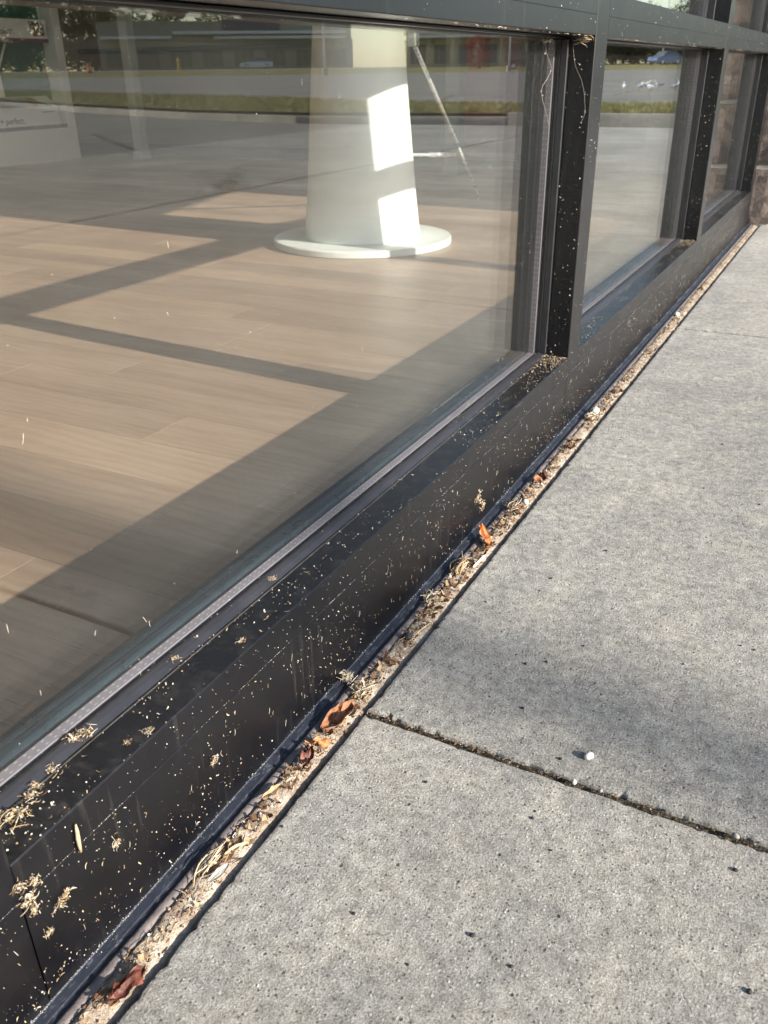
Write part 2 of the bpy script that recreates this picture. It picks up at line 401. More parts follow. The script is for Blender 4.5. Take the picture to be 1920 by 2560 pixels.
# pavement of concrete slabs
pave = MB(); pave.box(.052, 5.32, -4.1, 12.0 - 1.2, -.09, -.026)
pave = obj('pavement', pave, M['joint_dirt']); tag(pave, kind='structure')
def slab(x0, x1, y0, y1, near, far_edge_j=.0009):
    out = []
    def edge(ax, ay, bx, by, nx, ny):
        L = math.hypot(bx - ax, by - ay); t = 0
        while t < L - 1e-6:
            x, y = ax + (bx - ax) * t / L, ay + (by - ay) * t / L
            fine = near and x < .8 and y < 4.2
            j = 0
            if fine:
                j = .0014 * (noise.noise((x * 45, y * 45, 3)) + 1) + .0030 * max(0, noise.noise((x * 170, y * 170, 8)) - .2) * 2
            out.append((x + nx * j, y + ny * j, nx, ny))
            t += .005 if fine else .12
    edge(x0, y0, x1, y0, 0, 1); edge(x1, y0, x1, y1, -1, 0); edge(x1, y1, x0, y1, 0, -1); edge(x0, y1, x0, y0, 1, 0)
    n = len(out); cx, cy = (x0 + x1) / 2, (y0 + y1) / 2
    def rg(i, z):
        return [(x + (i if x < cx else -i) * (1 if (x - x0 < .01 or x1 - x < .01) else 0), y + (i if y < cy else -i) * (1 if (y - y0 < .01 or y1 - y < .01) else 0), z) for x, y, _, _ in out]
    mb = MB(); V = rg(0, -.025) + rg(0, -.0042) + rg(.0009, -.0017) + rg(.0026, -.0004) + rg(.0052, 0)
    F = [tuple(range(4 * n, 5 * n))]
    for q in range(4):
        for j in range(n): F.append((q * n + j, q * n + (j + 1) % n, (q + 1) * n + (j + 1) % n, (q + 1) * n + j))
    mb.add(V, F)
    return obj('concrete_slab', mb, M['concrete'], pave)
XC = .049
JY = [-4.0, -2.45, -.92, .6176, 2.2995, 3.6621, 5.2, 6.75, 8.3, 9.8, 10.8]
for i in range(len(JY) - 1):
    slab(XC, 2.668, JY[i] + .0026, JY[i + 1] - .0026, JY[i] < 4)
    slab(2.692, 5.3, JY[i] + .004, JY[i + 1] - .004, False)

# grass island with kerb
NE = [(-3, 11.3), (1.55, 11.2), (3.62, 11.25), (6.6, 11.0), (9, 11.6), (13, 13.4), (20, 17), (30, 22.5)]
FE = [(-3, 14.4), (2.14, 14.3), (4.65, 14.2), (8, 15.5), (11.1, 17.6), (16.1, 20.1), (23.5, 24.2), (33, 30)]
mb = MB()
for i in range(len(NE)):
    mb.v += [(NE[i][0], NE[i][1] + .16, .115), (FE[i][0], FE[i][1], .115), (NE[i][0], NE[i][1] + .16, -.06), (FE[i][0], FE[i][1], -.06)]
for i in range(len(NE) - 1):
    a, b = i * 4, i * 4 + 4
    for q in ((a, b, b + 1, a + 1), (a + 1, b + 1, b + 3, a + 3)): mb.f.append(q); mb.m.append(0)
tag(obj('grass_island', mb, M['turf']), kind='structure')
kerb = empty('kerb', 'pale concrete kerb along the grass island of the parking lot', 'kerb', (0, 0, 0))
for i in range(len(NE) - 1):
    a, b = Vector((*NE[i], 0)), Vector((*NE[i + 1], 0)); L = (b - a).length; k = max(1, round(L / 1.5)); d = (b - a).normalized()
    for j in range(k):
        p = a + d * (L * j / k + .01); q = a + d * (L * (j + 1) / k - .01)
        mb = MB(); nrm = Vector((-d.y, d.x, 0)) * .15
        kh = .125 if i < 2 else .075; pr = [(0, -.05), (0, kh - .035), (.03, kh), (1, kh), (1, -.05)]
        V = [tuple(p + nrm * t + Vector((0, 0, z))) for t, z in pr] + [tuple(q + nrm * t + Vector((0, 0, z))) for t, z in pr]
        mb.add(V, [(4, 3, 2, 1, 0), (5, 6, 7, 8, 9)] + [(m, (m + 1) % 5, 5 + (m + 1) % 5, 5 + m) for m in range(5)])
        obj('kerb_stone', mb, M['kerb_concrete'], kerb)
mb = MB(); rr = random.Random(3)
for i in range(16000):
    s = rr.random() ** 1.5 * (len(NE) - 1.001); k = int(s); t = s - k; u = rr.random()
    n_ = Vector((NE[k][0] + (NE[k + 1][0] - NE[k][0]) * t, NE[k][1] + (NE[k + 1][1] - NE[k][1]) * t + .17)); f_ = Vector((FE[k][0] + (FE[k + 1][0] - FE[k][0]) * t, FE[k][1] + (FE[k + 1][1] - FE[k][1]) * t))
    p = n_ + (f_ - n_) * u; h = .03 + rr.random() * .05; w = .012 + rr.random() * .012; an = rr.random() * 6.28; lx, ly = (rr.random() - .5) * .08, (rr.random() - .5) * .08
    mb.add([(p.x - w * math.cos(an), p.y - w * math.sin(an), .112), (p.x + w * math.cos(an), p.y + w * math.sin(an), .112), (p.x + lx, p.y + ly, .115 + h)], [(0, 1, 2)])
tag(obj('island_grass', mb, M['grass_blade']), 'short green and straw coloured grass on the parking lot island', 'grass', kind='stuff')

# ================================================================== ROOM BEHIND THE GLASS
tag(obj('floor_base', (lambda m: (m.box(-9, -.0, -4, 6.05, -.03, -.005), m)[1])(MB()), M['skirting']), kind='structure')
floor = bpy.data.objects['floor_base']; floor.name = 'floor'
PW, PL = .133, .93
pm = MB(); pm.box(0, PL - .0004, 0, PW - .0008, -.004, 0, .0003); pm = pm.mesh('plank', M['wood'])
rr = random.Random(11); planks = []
for k in range(-32, 38):
    y = 1.096 + PW * k
    if y < -4 or y + PW > 6.04: continue
    off = rr.random() * PL
    if k == 2: off = (-1.022) % PL
    if k == 0: off = (-.684) % PL
    x = -.105 - PL + .0
    x0 = -9.3 + (off - (-9.3)) % PL
    x = x0
    while x < -.1:
        if x > -8.98 and x < -.16: planks.append((x, y))
        x += PL
def psee(p):   # distance from the photographer's side of the window
    return math.hypot(p[0] + .3, p[1] - 1.2) + (3 if p[1] < .2 else 0)
planks.sort(key=psee)
XE = -.107
def cut(x, y):
    m_ = MB(); m_.box(0, XE - x, 0, PW - .0008, -.004, 0, .0003); return m_
for x, y in planks[:300]:
    obj('floor_plank', pm if x + PL < XE else cut(x, y).mesh('plank', M['wood']), None, floor, (x, y, 0))
mb = MB()
for x, y in planks[300:]: mb.box(x, min(XE, x + PL - .0012), y, y + PW - .0012, -.004, 0)
o = obj('floor_plank', mb, M['wood'], floor); o['kind'] = 'stuff'

def struct(name, mat, *b):
    m = MB(); m.box(*b); return tag(obj(name, m, mat), kind='structure')
struct('wall_side', M['wall_paint'], -9.1, .0, 6.05, 6.25, -.03, 4.0)
struct('wall_back', M['wall_paint'], -9.2, -9.0, -4.0, 6.05, -.03, 4.0)
struct('wall_near', M['wall_paint'], -9.2, -.0, -4.2, -4.0, -.03, 4.0)
struct('ceiling', M['ceiling_paint'], -9.2, -.11, -4.2, 6.25, 4.0, 4.2)
struct('wall_facade', M['stone'], -.25, -.02, -4.0, -3.745, -.03, 4.6)
struct('wall_header', M['stone'], -.25, -.02, -3.74, 4.108, 3.722, 4.6)
struct('wall_facade', M['wall_paint'], -.30, -.165, 4.112, 6.04, -.02, 3.99)
m = MB(); m.box(-9.0, -.31, 6.035, 6.049, .0, .085); tag(obj('skirting_board', m, M['skirting']), 'dark skirting board along the far interior wall', 'skirting')
m = MB(); m.box(-5.62, -2.36, 6.02, 6.049, .765, .80, .004); tag(obj('wall_rail', m, M['navy_rail']), 'narrow dark navy rail across the interior wall', 'wall rail')

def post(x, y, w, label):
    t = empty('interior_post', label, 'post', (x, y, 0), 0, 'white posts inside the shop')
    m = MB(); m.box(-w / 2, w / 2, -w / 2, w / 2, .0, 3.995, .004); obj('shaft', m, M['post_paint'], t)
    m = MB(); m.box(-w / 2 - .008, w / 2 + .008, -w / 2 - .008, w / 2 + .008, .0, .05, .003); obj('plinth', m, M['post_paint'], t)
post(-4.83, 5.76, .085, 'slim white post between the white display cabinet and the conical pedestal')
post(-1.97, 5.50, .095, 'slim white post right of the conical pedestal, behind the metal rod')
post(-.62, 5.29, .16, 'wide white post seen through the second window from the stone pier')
t = empty('wall_poster', 'tall pink and red panel on the interior wall beside the metal rod', 'panel', (-1.93, 6.03, 0))
m = MB(); m.box(-.21, .20, 0, .018, .06, 1.5, .003); obj('board', m, M['pink_panel'], t)
m = MB(); m.box(-.06, .05, -.004, 0, .62, .95); obj('print', m, M['maroon'], t)
m = MB(); m.box(-.21, .20, -.008, 0, .05, .062); obj('foot_strip', m, M['white_laminate'], t)

t = empty('roller_blind', 'pale roller blind lowered behind the upper pane nearest the stone pier', 'blind', (-.135, 3.43, .97))
m = MB(); m.add([(0, -.58, -.03), (0, .585, .09), (0, .585, 1.5), (0, -.58, 1.5), (-.002, -.58, -.03), (-.002, .585, .09), (-.002, .585, 1.5), (-.002, -.58, 1.5)], [(0, 1, 2, 3), (7, 6, 5, 4), (0, 4, 5, 1), (2, 6, 7, 3), (0, 3, 7, 4), (1, 5, 6, 2)]); obj('cloth', m, M['white_laminate'], t)
m = MB(); m.tube([(-.001, -.59, 1.52), (-.001, .59, 1.52)], .02, 12); obj('roller', m, M['chrome'], t)
# conical pedestal table
PX, PY = -1.31, 3.08
t = empty('pedestal_table', 'white conical pedestal on a round base plate inside the window', 'pedestal table', (PX, PY, 0))
m = MB(); m.lathe([(.345, 0), (.35, .003), (.35, .022), (.346, .026), (.0, .026)], 96); obj('base_plate', m, M['white_paint'], t, smooth=False)
m = MB(); m.lathe([(.228, .0262), (.226, .04)] + [(.226 - .0855 * z, z) for z in (.2, .4, .6, .8, 1.0)] + [(.14, 1.0)], 96); o = obj('cone', m, M['white_paint'], t, smooth=True)
m = MB(); m.lathe([(.30, 1.0), (.34, 1.002), (.34, 1.03), (.33, 1.034)], 72); obj('table_top', m, M['white_paint'], t)
m = MB(); m.tube([(.13, .13, .315), (.26, .31, .305)], .006, 10); m.tube([(.19, .21, .311), (.24, .28, .307)], .009, 10); obj('foot_bar', m, M['chrome'], t, smooth=True)
t = empty('metal_rod', 'thin jointed chrome rod leaning from a bracket to the floor beside the pedestal', 'rod', (-1.338, 4.424, 0))
def rl(p): return Vector(p) - Vector((-1.338, 4.424, 0))
A, B = Vector((-1.15, 3.215, .685)), Vector((-1.335, 4.34, .055))
J = A + (B - A) * .60
m = MB(); m.tube([rl(A), rl(J)], .0085, 10); obj('upper_rod', m, M['chrome'], t, smooth=True)
m = MB(); m.tube([rl(J), rl(B)], .0065, 10); obj('lower_rod', m, M['chrome'], t, smooth=True)
m = MB(); m.tube([rl(J - (B - A).normalized() * .02), rl(J + (B - A).normalized() * .02)], .011, 10); obj('joint', m, M['bead'], t, smooth=True)
m = MB(); m.tube([rl(B), Vector((0, -.06, .03)), Vector((0, -.06, 0))], .005, 8); obj('foot', m, M['chrome'], t, smooth=True)
m = MB(); m.box(-.018, .018, -.018, .018, 0, .05, .004); m.box(-.16, -.018, -.01, .01, .02, .035); obj('bracket', m, M['chrome'], t, loc=rl(A + Vector((0, -.01, -.004))))

# white display cabinet with green niche
t = empty('display_cabinet', 'white display cabinet with a dark green niche at the left edge of the window', 'cabinet', (-5.38, 5.64, 0))
def cab(name, mat, y0, y1, z0, z1, x0=-.42, x1=0, b=.003):
    m = MB(); m.box(x0, x1, y0, y1, z0, z1, b); return obj(name, m, mat, t)
cab('base', M['white_laminate'], -1.5, 0, 0, .236)
cab('side_panel', M['white_laminate'], -.082, 0, .2365, 1.62)
cab('side_panel', M['white_laminate'], -1.5, -1.42, .2365, 1.62)
cab('top_panel', M['white_laminate'], -1.418, -.084, 1.5, 1.62)
cab('back_panel', M['cabinet_green'], -1.418, -.084, .238, 1.498, -.42, -.13)
cab('shelf', M['skirting'], -1.418, -.084, .2368, .262, -.128, -.004)
t = empty('display_tray', 'white sloped tray with lettering on its front inside the cabinet niche', 'tray', (-5.388, 5.05, .262))
m = MB(); pr = [(0, 0), (0, .125), (-.115, .205), (-.115, 0)]
m.ext_y([(x, z) for x, z in reversed(pr)], -.6, .437); obj('body', m, M['white_laminate'], t)
m = MB(); m.add([(-.012, -.5, .1345), (-.012, .40, .1345), (-.105, .22, .1992), (-.105, -.5, .1992)], [(0, 1, 2, 3)]); obj('print_panel', m, M['spacer'], t)
m = MB(); m.lathe([(.0, 0), (.05, .001), (.045, .006), (.0, .012)], 20); obj('tan_disc', m, M['tan_bit'], t, (-.055, .24, .166), (0, R_(35), 0))
m = MB(); m.box(0, .002, .26, .39, .092, .096); obj('small_print', m, M['bead'], t)
def text(body, size, loc, parent, name='lettering'):
    cu = bpy.data.curves.new(name, 'FONT'); cu.body = body; cu.size = size; cu.extrude = .0006; cu.resolution_u = 3; cu.space_character = .95
    tmp = bpy.data.objects.new('tmp_text', cu); COL.objects.link(tmp)
    dg = bpy.context.evaluated_depsgraph_get(); me = bpy.data.meshes.new_from_object(tmp.evaluated_get(dg))
    bpy.data.objects.remove(tmp); me.materials.clear(); me.materials.append(M['print_dark'])
    n = len(me.vertices); par = list(range(n))
    def find(a):
        while par[a] != a: par[a] = par[par[a]]; a = par[a]
        return a
    for e in me.edges:
        a, b = find(e.vertices[0]), find(e.vertices[1]); par[a] = b
    comps = {}
    for p in me.polygons: comps.setdefault(find(p.vertices[0]), []).append(tuple(p.vertices))
    for fs in comps.values():                # one object per letter
        ids = sorted({v for f in fs for v in f}); mp = {v: i for i, v in enumerate(ids)}; mb = MB()
        mb.add([me.vertices[v].co for v in ids], [tuple(mp[v] for v in f) for f in fs])
        obj('letter', mb, M['print_dark'], parent, loc, (R_(90), 0, R_(90)))
text('et + perfect.', .062, (.0012, -.215, .022), t)
t = empty('banner_sign', 'white banner with lettering, a portrait photo and a maroon edge in the cabinet', 'sign', (-5.385, 5.05, .83))
m = MB(); m.box(-.012, 0, -.62, .447, .03, .157, .001); obj('board', m, M['white_laminate'], t)
m = MB(); m.box(-.013, .001, -.62, .447, .004, .0295); obj('edge_strip', m, M['maroon'], t)
g = G('portrait_print'); p = g.pos(src='obj')
c = g.ramp(g.noise(p, 26, 3, .5, .8), [(.32, (.035, .02, .014)), (.5, (.26, .13, .085)), (.68, (.55, .36, .27))]); g.bsdf(c, .5); M['portrait'] = g.mat
m = MB(); m.add([(.0015, .272, .145), (.0015, .305, .045), (.0015, .415, .050), (.0015, .42, .137)], [(0, 1, 2, 3)]); obj('portrait_photo', m, M['portrait'], t)
text('ealer.', .068, (.0014, -.015, .055), t)
m = MB(); m.tube([(-.012, .0, .1571), (-.012, .0, .4)], .004, 6); m.tube([(-.012, .40, .1571), (-.012, .40, .4)], .004, 6); m.tube([(-.012, -.55, .1571), (-.012, -.55, .4)], .004, 6); m.box(-.03, .0, -.62, .447, .4, .67); obj('hanger', m, M['white_laminate'], t)
t = empty('tag_stand', 'small white folded stand on slanted legs inside the cabinet niche', 'stand', (-5.46, 4.98, .466))
m = MB(); m.ext_y([(-.02, 0), (.02, 0), (.012, .15), (-.012, .15)], -.10, .055); obj('card', m, M['white_laminate'], t)
m = MB(); m.tube([(0, .03, .14), (0, .16, .36)], .008, 6); obj('arm', m, M['white_laminate'], t)

# ================================================================== STOREFRONT
ZS, ZG, ZB, ZT, ZT2, ZTG = .1427, .1099, .0065, .6456, .7033, .6727
ML = [-3.74, -2.44, -1.13, .165, 1.4664, 2.7649, 4.03]; MW = .068; ZTOP = 3.7
sf = empty('storefront_window', 'dark bronze aluminium storefront window wall with dusty sill and glass panes', 'window', (0, 0, 0))
def ext_part(name, mat, prof, y0, y1, smooth=False):
    m = MB(); m.ext_y(prof, y0, y1); return obj(name, m, mat, sf)
c_ = .0009
perf = MB()
for k in range(-1, 4):
    pass
for i in range(len(ML)):
    yl, yr = ML[i], ML[i] + MW
    # upright
    m = MB()
    m.ext_z([(0, yl + c_), (-c_, yl), (-.0385, yl), (-.0385, yl + .0012), (-.0397, yl + .0012), (-.0397, yl + .0002), (-.0515, yl + .0002), (-.0515, yl + .010), (-.078, yl + .010), (-.078, yl - .0005), (-.105, yl - .0005), (-.105, yr + .0005), (-.078, yr + .0005), (-.078, yr - .010), (-.0515, yr - .010), (-.0515, yr - .0002), (-.0397, yr - .0002), (-.0397, yr - .0012), (-.0385, yr - .0012), (-.0385, yr), (-c_, yr), (0, yr - c_)][::-1], ZG + .0006, ZTOP)
    mu = obj('mullion', m, M['frame'], sf)
    for sgn, ye in ((-1, yl), (1, yr)):
        if (i == 0 and sgn < 0) or (i == len(ML) - 1 and sgn > 0): continue
        for z0, z1 in ((ZS + .004, ZT - .004), (ZT2 + .004, ZTOP)):
            a, b = sorted((ye + sgn * .0004, ye + sgn * .0065)); m = MB(); m.box(-.0515, -.0403, a, b, z0, z1, .0008); obj('glazing_bead', m, M['bead'], mu)
            a, b = sorted((ye - sgn * .004, ye + sgn * .0075)); m = MB(); m.box(-.0543, -.0517, a, b, z0, z1); obj('gasket', m, M['rubber'], mu)
            a, b = sorted((ye - sgn * .006, ye + sgn * .0125)); m = MB(); m.box(-.0703, -.0607, a, b, z0, z1); sp = obj('spacer_bar', m, M['spacer'], mu)
            a, b = sorted((ye + sgn * .0006, ye + sgn * .010)); m = MB()
            m.box(-.0885, -.0765, a, b, z0, z1, .002); m.box(-.105, -.0893, a, b - sgn * 0, z0, z1, .003); obj('inner_stop', m, M['inner_frame'], mu)
            if z0 < .5 and i in (4, 5):
                m = MB(); yy = ye + sgn * .0127; z = z0 + .006
                while z < z1 - .004:
                    for xx in (-.0632, -.0681): m.add([(xx - .0007, yy, z - .0011), (xx + .0007, yy, z - .0011), (xx + .0007, yy, z + .0011), (xx - .0007, yy, z + .0011)], [(0, 1, 2, 3)])
                    z += .0085
                o = obj('spacer_perforation', m, M['spacer_hole'], mu); o['kind'] = 'stuff'
for i in range(len(ML) - 1):
    y0, y1 = ML[i] + MW, ML[i + 1]
    # lower face panel runs from seam to seam; thin dark gap at each seam
    p0 = ML[i]; p1 = ML[i + 1] - .0018 if i < len(ML) - 2 else ML[i + 1] + MW
    if i == 3: p0 = ML[i] + MW
    if i == 2: p1 = ML[3] + MW - .0013
    ext_part('sill_panel', M['frame'], [(-.006, ZB - .01), (0, ZB - .01), (0, ZG - .0012), (-.0006, ZG - .0006), (-.006, ZG - .0006)], p0, p1)
    sl = ext_part('sill_ledge', M['frame'], [(-.105, 0.0), (-.0062, 0.0), (-.0062, ZG - .0002), (-.0008, ZG - .0002), (0, ZG + .0006), (0, ZS - .0010), (-.0010, ZS), (-.0383, ZS), (-.0383, ZS - .001), (-.0397, ZS - .001), (-.0397, ZS + .0002), (-.0515, ZS + .0002), (-.0515, ZS - .012), (-.078, ZS - .012), (-.078, ZS - .001), (-.105, ZS - .001)], y0, y1 - .0008)
    def sub(name, mat, prof, zo=0):
        m = MB(); m.ext_y(prof, y0 + .0005, y1 - .0009); return obj(name, m, mat, sl)
    sub('ledge_line', M['ledge_groove'], [(-.0396, ZS - .0009), (-.0384, ZS - .0009), (-.0384, ZS + .0001), (-.0396, ZS + .0001)])
    sub('glazing_bead', M['bead'], [(-.0514, ZS + .0003), (-.0415, ZS + .0003), (-.0470, ZS + .0035), (-.0514, ZS + .0052)])
    sub('gasket', M['rubber'], [(-.0544, ZS - .01), (-.0516, ZS - .01), (-.0516, ZS + .0058), (-.0544, ZS + .0052)])
    sub('spacer_bar', M['spacer'], [(-.0703, ZS - .011), (-.0607, ZS - .011), (-.0607, ZS + .0045), (-.0703, ZS + .0045)])
    sub('inner_stop', M['inner_frame'], [(-.105, ZS - .0008), (-.0765, ZS - .0008), (-.0765, ZS + .0050), (-.080, ZS + .0065), (-.086, ZS + .0062), (-.0865, ZS + .0052), (-.096, ZS + .0048), (-.1035, ZS + .0026), (-.105, ZS)])
    if i in (3, 4):
        m = MB(); y = y0 + .006
        while y < y1 - .006:
            for xx in (-.0632, -.0681): m.add([(xx - .0005, y - .0013, ZS + .0047), (xx + .0005, y - .0013, ZS + .0047), (xx + .0005, y + .0013, ZS + .0047), (xx - .0005, y + .0013, ZS + .0047)], [(0, 1, 2, 3)])
            y += .0085
        o = obj('spacer_perforation', m, M['spacer_hole'], sl); o['kind'] = 'stuff'
    # transom
    tr = ext_part('transom', M['frame'], [(-.105, ZT - .0006), (-.078, ZT - .0006), (-.078, ZT + .010), (-.0515, ZT + .010), (-.0515, ZT), (-.0397, ZT), (-.0397, ZT + .001), (-.0385, ZT + .001), (-.0385, ZT), (-c_, ZT), (0, ZT + c_), (0, ZTG - .0006), (-.0007, ZTG - .0002), (-.0007, ZTG + .0002), (0, ZTG + .0006), (0, ZT2 - c_), (-c_, ZT2), (-.0515, ZT2), (-.0515, ZT2 - .010), (-.078, ZT2 - .010), (-.078, ZT2), (-.105, ZT2)], y0, y1 - .0011)
    for zz, sg in ((ZT, -1), (ZT2, 1)):  # darker materials on these parts put the crossbar's shade into their colour
        def sub2(name, mat, xa, xb, za, zb, b=0.):
            a, c = sorted((zz + sg * za, zz + sg * zb)); m = MB(); m.box(xa, xb, y0 + .0075, y1 - .0085, a, c, b); obj(name, m, mat, tr)
        sub2('glazing_bead', M['frame'], -.0514, -.0405, .0004, .0035, .0008)
        sub2('gasket', M['rubber'], -.0543, -.0517, -.004, .0040)
        sub2('spacer_bar', M['shaded_spacer'], -.0703, -.0607, -.006, .0055)
        sub2('inner_stop', M['frame'], -.1045, -.0767, .0006, .0045, .0015)
    # double glazing
    for z0, z1 in ((ZS - .008, ZT + .006), (ZT2 - .006, ZTOP)):
        for xa, xb in ((-.0605, -.0546), (-.0763, -.0705)):
            m = MB(); m.box(xa, xb, y0 - .006, y1 + .006, z0, z1); obj('glass_pane', m, M['dusty_glass' if xa > -.065 else 'glass'], sf)
ext_part('head_frame', M['frame'], [(-.105, ZTOP + .0005), (0, ZTOP + .0005), (0, ZTOP + .019), (-.105, ZTOP + .019)], ML[0], ML[-1] + MW)
# flashing foot, sealant
def wavy(name, mat, prof, y0, y1, step, amp, seed, parent=None, smooth=True):
    mb = MB(); n = len(prof); k = int((y1 - y0) / step) + 1
    for j in range(k):
        y = y0 + (y1 - y0) * j / (k - 1)
        for q, (x, z) in enumerate(prof):
            a = amp if 0 < q < n - 1 else 0
            mb.v.append((x + a * .6 * noise.noise((y * 70, q * 3.1, seed)), y, z + a * noise.noise((y * 110, q * 2.7, seed + 9)) + a * .6 * noise.noise((y * 400, q * 2.7, seed + 19))))
    for j in range(k - 1):
        for q in range(n - 1): mb.f.append((j * n + q, j * n + q + 1, (j + 1) * n + q + 1, (j + 1) * n + q)); mb.m.append(0)
    return obj(name, mb, mat, parent, smooth=smooth)
ext_part('flashing', M['flashing'], [(-.004, -.03), (.0135, -.03), (.0135, -.0018), (.0125, -.0008), (.0085, -.0004), (.0080, .0012), (.0010, .0030), (0.0001, .0040), (-.004, .0040)], ML[0], 4.10)
wavy('sealant_bead', M['taupe_sealant'], [(.0125, -.004), (.0137, .0008), (.016, .0016), (.019, .0015), (.0215, .0006), (.0225, -.006)], -.3, 4.10, .003, .0007, 2, sf)

# ================================================================== DEBRIS
def gap_prof(y):
    return [(.0215, -.003), (.0235, .0004), (.027, .0008), (.031, .0002), (.035, -.0006), (.039, -.0022), (.0425, -.0034), (.0455, -.0065), (.0478, -.014), (.0505, -.024)]
o = wavy('gap_dirt', M['gap_dirt'], gap_prof(0), -.3, 4.10, .0022, .0022, 5)
tag(o, 'tan dirt and grit filling the gap between window sill and pavement', 'dirt', kind='stuff')
BITS = [M['straw'], M['straw_pale'], M['tan_bit'], M['brown_bit'], M['white_bit']]
def chip(mb, p, n, L, W, mi, rr, curl=.4, lift=.0002):
    n = Vector(n); a = Vector((rr.random() - .5, rr.random() - .5, rr.random() - .5)); a = (a - n * a.dot(n)).normalized(); b = n.cross(a)
    p = Vector(p) + n * lift; V = []
    for i in range(3):
        t = (i - 1) * L / 2; hh = curl * L * (abs(i - 1)) * (.3 + .7 * rr.random()) + (rr.random() * .15 * L)
        w = W * (1 if i == 1 else .45 + .4 * rr.random()) / 2; sh = (rr.random() - .5) * L * .25
        V += [p + a * t + b * (sh - w) + n * hh, p + a * t + b * (sh + w) + n * (hh + W * .3 * rr.random())]
    mb.add(V, [(0, 1, 3, 2), (2, 3, 5, 4)], mi)
def straw(mb, p, d, L, r, mi, rr, bend=.15, n=5):
    p = Vector(p); d = Vector(d).normalized(); s = d.cross(Vector((0, 0, 1))); s = s.normalized() if s.length > .01 else Vector((1, 0, 0)); u = s.cross(d)
    b1, b2 = (rr.random() - .5) * 2 * bend, (rr.random() - .3) * bend
    pts = []
    for i in range(n):
        t = i / (n - 1) - .5; q = (.25 - t * t)
        pts.append(p + d * (t * L) + s * (q * b1 * L * 4) + u * (abs(q) * b2 * L * 2))
    mb.tube(pts, [r * (.6 if i in (0, n - 1) else 1) for i in range(n)], 4, mi)
def grain(mb, p, s, mi, rr):
    p = Vector(p); V = []
    for d in ((1, 0, 0), (-1, 0, 0), (0, 1, 0), (0, -1, 0), (0, 0, 1), (0, 0, -1)):
        V.append(p + Vector(d) * s * (.6 + .8 * rr.random()) + Vector((rr.random() - .5, rr.random() - .5, rr.random() - .5)) * s * .5)
    mb.add(V, [(0, 2, 4), (2, 1, 4), (1, 3, 4), (3, 0, 4), (2, 0, 5), (1, 2, 5), (3, 1, 5), (0, 3, 5)], mi)
rr = random.Random(21)
mb = MB()
def dens(y): return y
for i in range(5200):                       # front face of the sill
    y = .10 + (rr.random() ** 1.7) * 3.9; z = .010 + (rr.random() ** 1.15) * .098
    if noise.noise((y * 7, z * 16, 4)) < -.25 + rr.random() * .55: continue
    s = .00025 + .0012 * rr.random() ** 5
    if rr.random() < .8: grain(mb, (.0003, y, z), s * .55, rr.choice((1, 1, 4, 0)), rr)
    else: chip(mb, (.0002, y, z), (1, 0, 0), .0009 + rr.random() ** 3 * .0045, .0004 + rr.random() * .0007, rr.choice((0, 0, 1, 2)), rr, .3)
for i in range(520):                        # vertical wisps on the face
    y = .15 + rr.random() * 3.6; z = .015 + rr.random() * .09
    straw(mb, (.0006, y, z), (.05, rr.random() * .7 - .35, 1), .0015 + rr.random() ** 2 * .007, .0002, rr.choice((0, 1, 1, 2)), rr)
for i in range(600):                        # upper strip
    y = .24 + rr.random() ** 1.2 * 3.6; z = ZG + .003 + rr.random() * .028
    grain(mb, (.0002, y, z), .0002 + .0004 * rr.random() ** 2, rr.choice((1, 4)), rr)
def in_mull(y, e=.001): return any(a - e < y < a + MW + e for a in ML)
for i in range(3000):                       # ledge
    y = .235 + (rr.random() ** 1.3) * 3.75; x = -.001 - rr.random() * .050
    if in_mull(y): continue
    if noise.noise((y * 8, x * 30, 14)) < -.2 + rr.random() * .5: continue
    if rr.random() < .6: grain(mb, (x, y, ZS + .0003), .0003 + .0006 * rr.random() ** 3, rr.choice((1, 4, 0)), rr)
    else: chip(mb, (x, y, ZS + .0001 + (.005 if x < -.046 else 0)), (0, 0, 1), .0012 + rr.random() ** 2 * .0045, .0004 + rr.random() * .0012, rr.choice((0, 1, 1, 2, 2)), rr, .35)
for a in ML[4:6]:                           # piles in the corner by each upright
    for i in range(420):
        y = a - abs(rr.gauss(0, .06)) - .002; x = -.002 - rr.random() * .044
        chip(mb, (x, y, ZS + .0002), (0, 0, 1), .0015 + rr.random() * .004, .0006 + rr.random() * .0008, rr.choice((0, 1, 1, 2, 2, 3)), rr, .35)
for i in range(650):                        # mullion fronts, jambs
    a = rr.choice(ML[4:]); z = ZS + rr.random() ** 1.2 * .56
    if rr.random() < .35: grain(mb, (.0003, a + rr.random() * MW, z), .0003 + .0005 * rr.random() ** 2, rr.choice((1, 4)), rr)
    else: grain(mb, (-.002 - rr.random() * .045, a - .0003, z), .0003 + .0009 * rr.random() ** 3, rr.choice((1, 4, 0)), rr)
for i in range(240):                        # transom face and underside
    y = .8 + rr.random() * 3.2; z = ZT + rr.random() * .056
    if in_mull(y): continue
    grain(mb, (.0003, y, z), .0003 + .0006 * rr.random() ** 2, rr.choice((1, 4)), rr)
for i in range(260):
    y = .8 + rr.random() * 3.2
    if in_mull(y): continue
    straw(mb, (-.002 - rr.random() * .01, y, ZT - .0015), (rr.random() * .6 - .3, 1, rr.random() * .4 - .2), .004 + rr.random() * .008, .0003, rr.choice((1, 2)), rr)
for i in range(4200):
    y = .05 + rr.random() ** 1.3 * 4.0
    if noise.noise((y * 16, 1, 30)) + .5 * noise.noise((y * 60, 2, 30)) < rr.random() * .5 - .25: continue
    q = abs(rr.gauss(0, .0022))
    grain(mb, (.0004 + rr.random() * .001 + (.004 if q > .003 and rr.random() < .5 else 0), y, .0044 + (q if rr.random() < .5 else -.0006)), .00012 + .0003 * rr.random() ** 2, rr.choice((1, 4, 4)), rr)
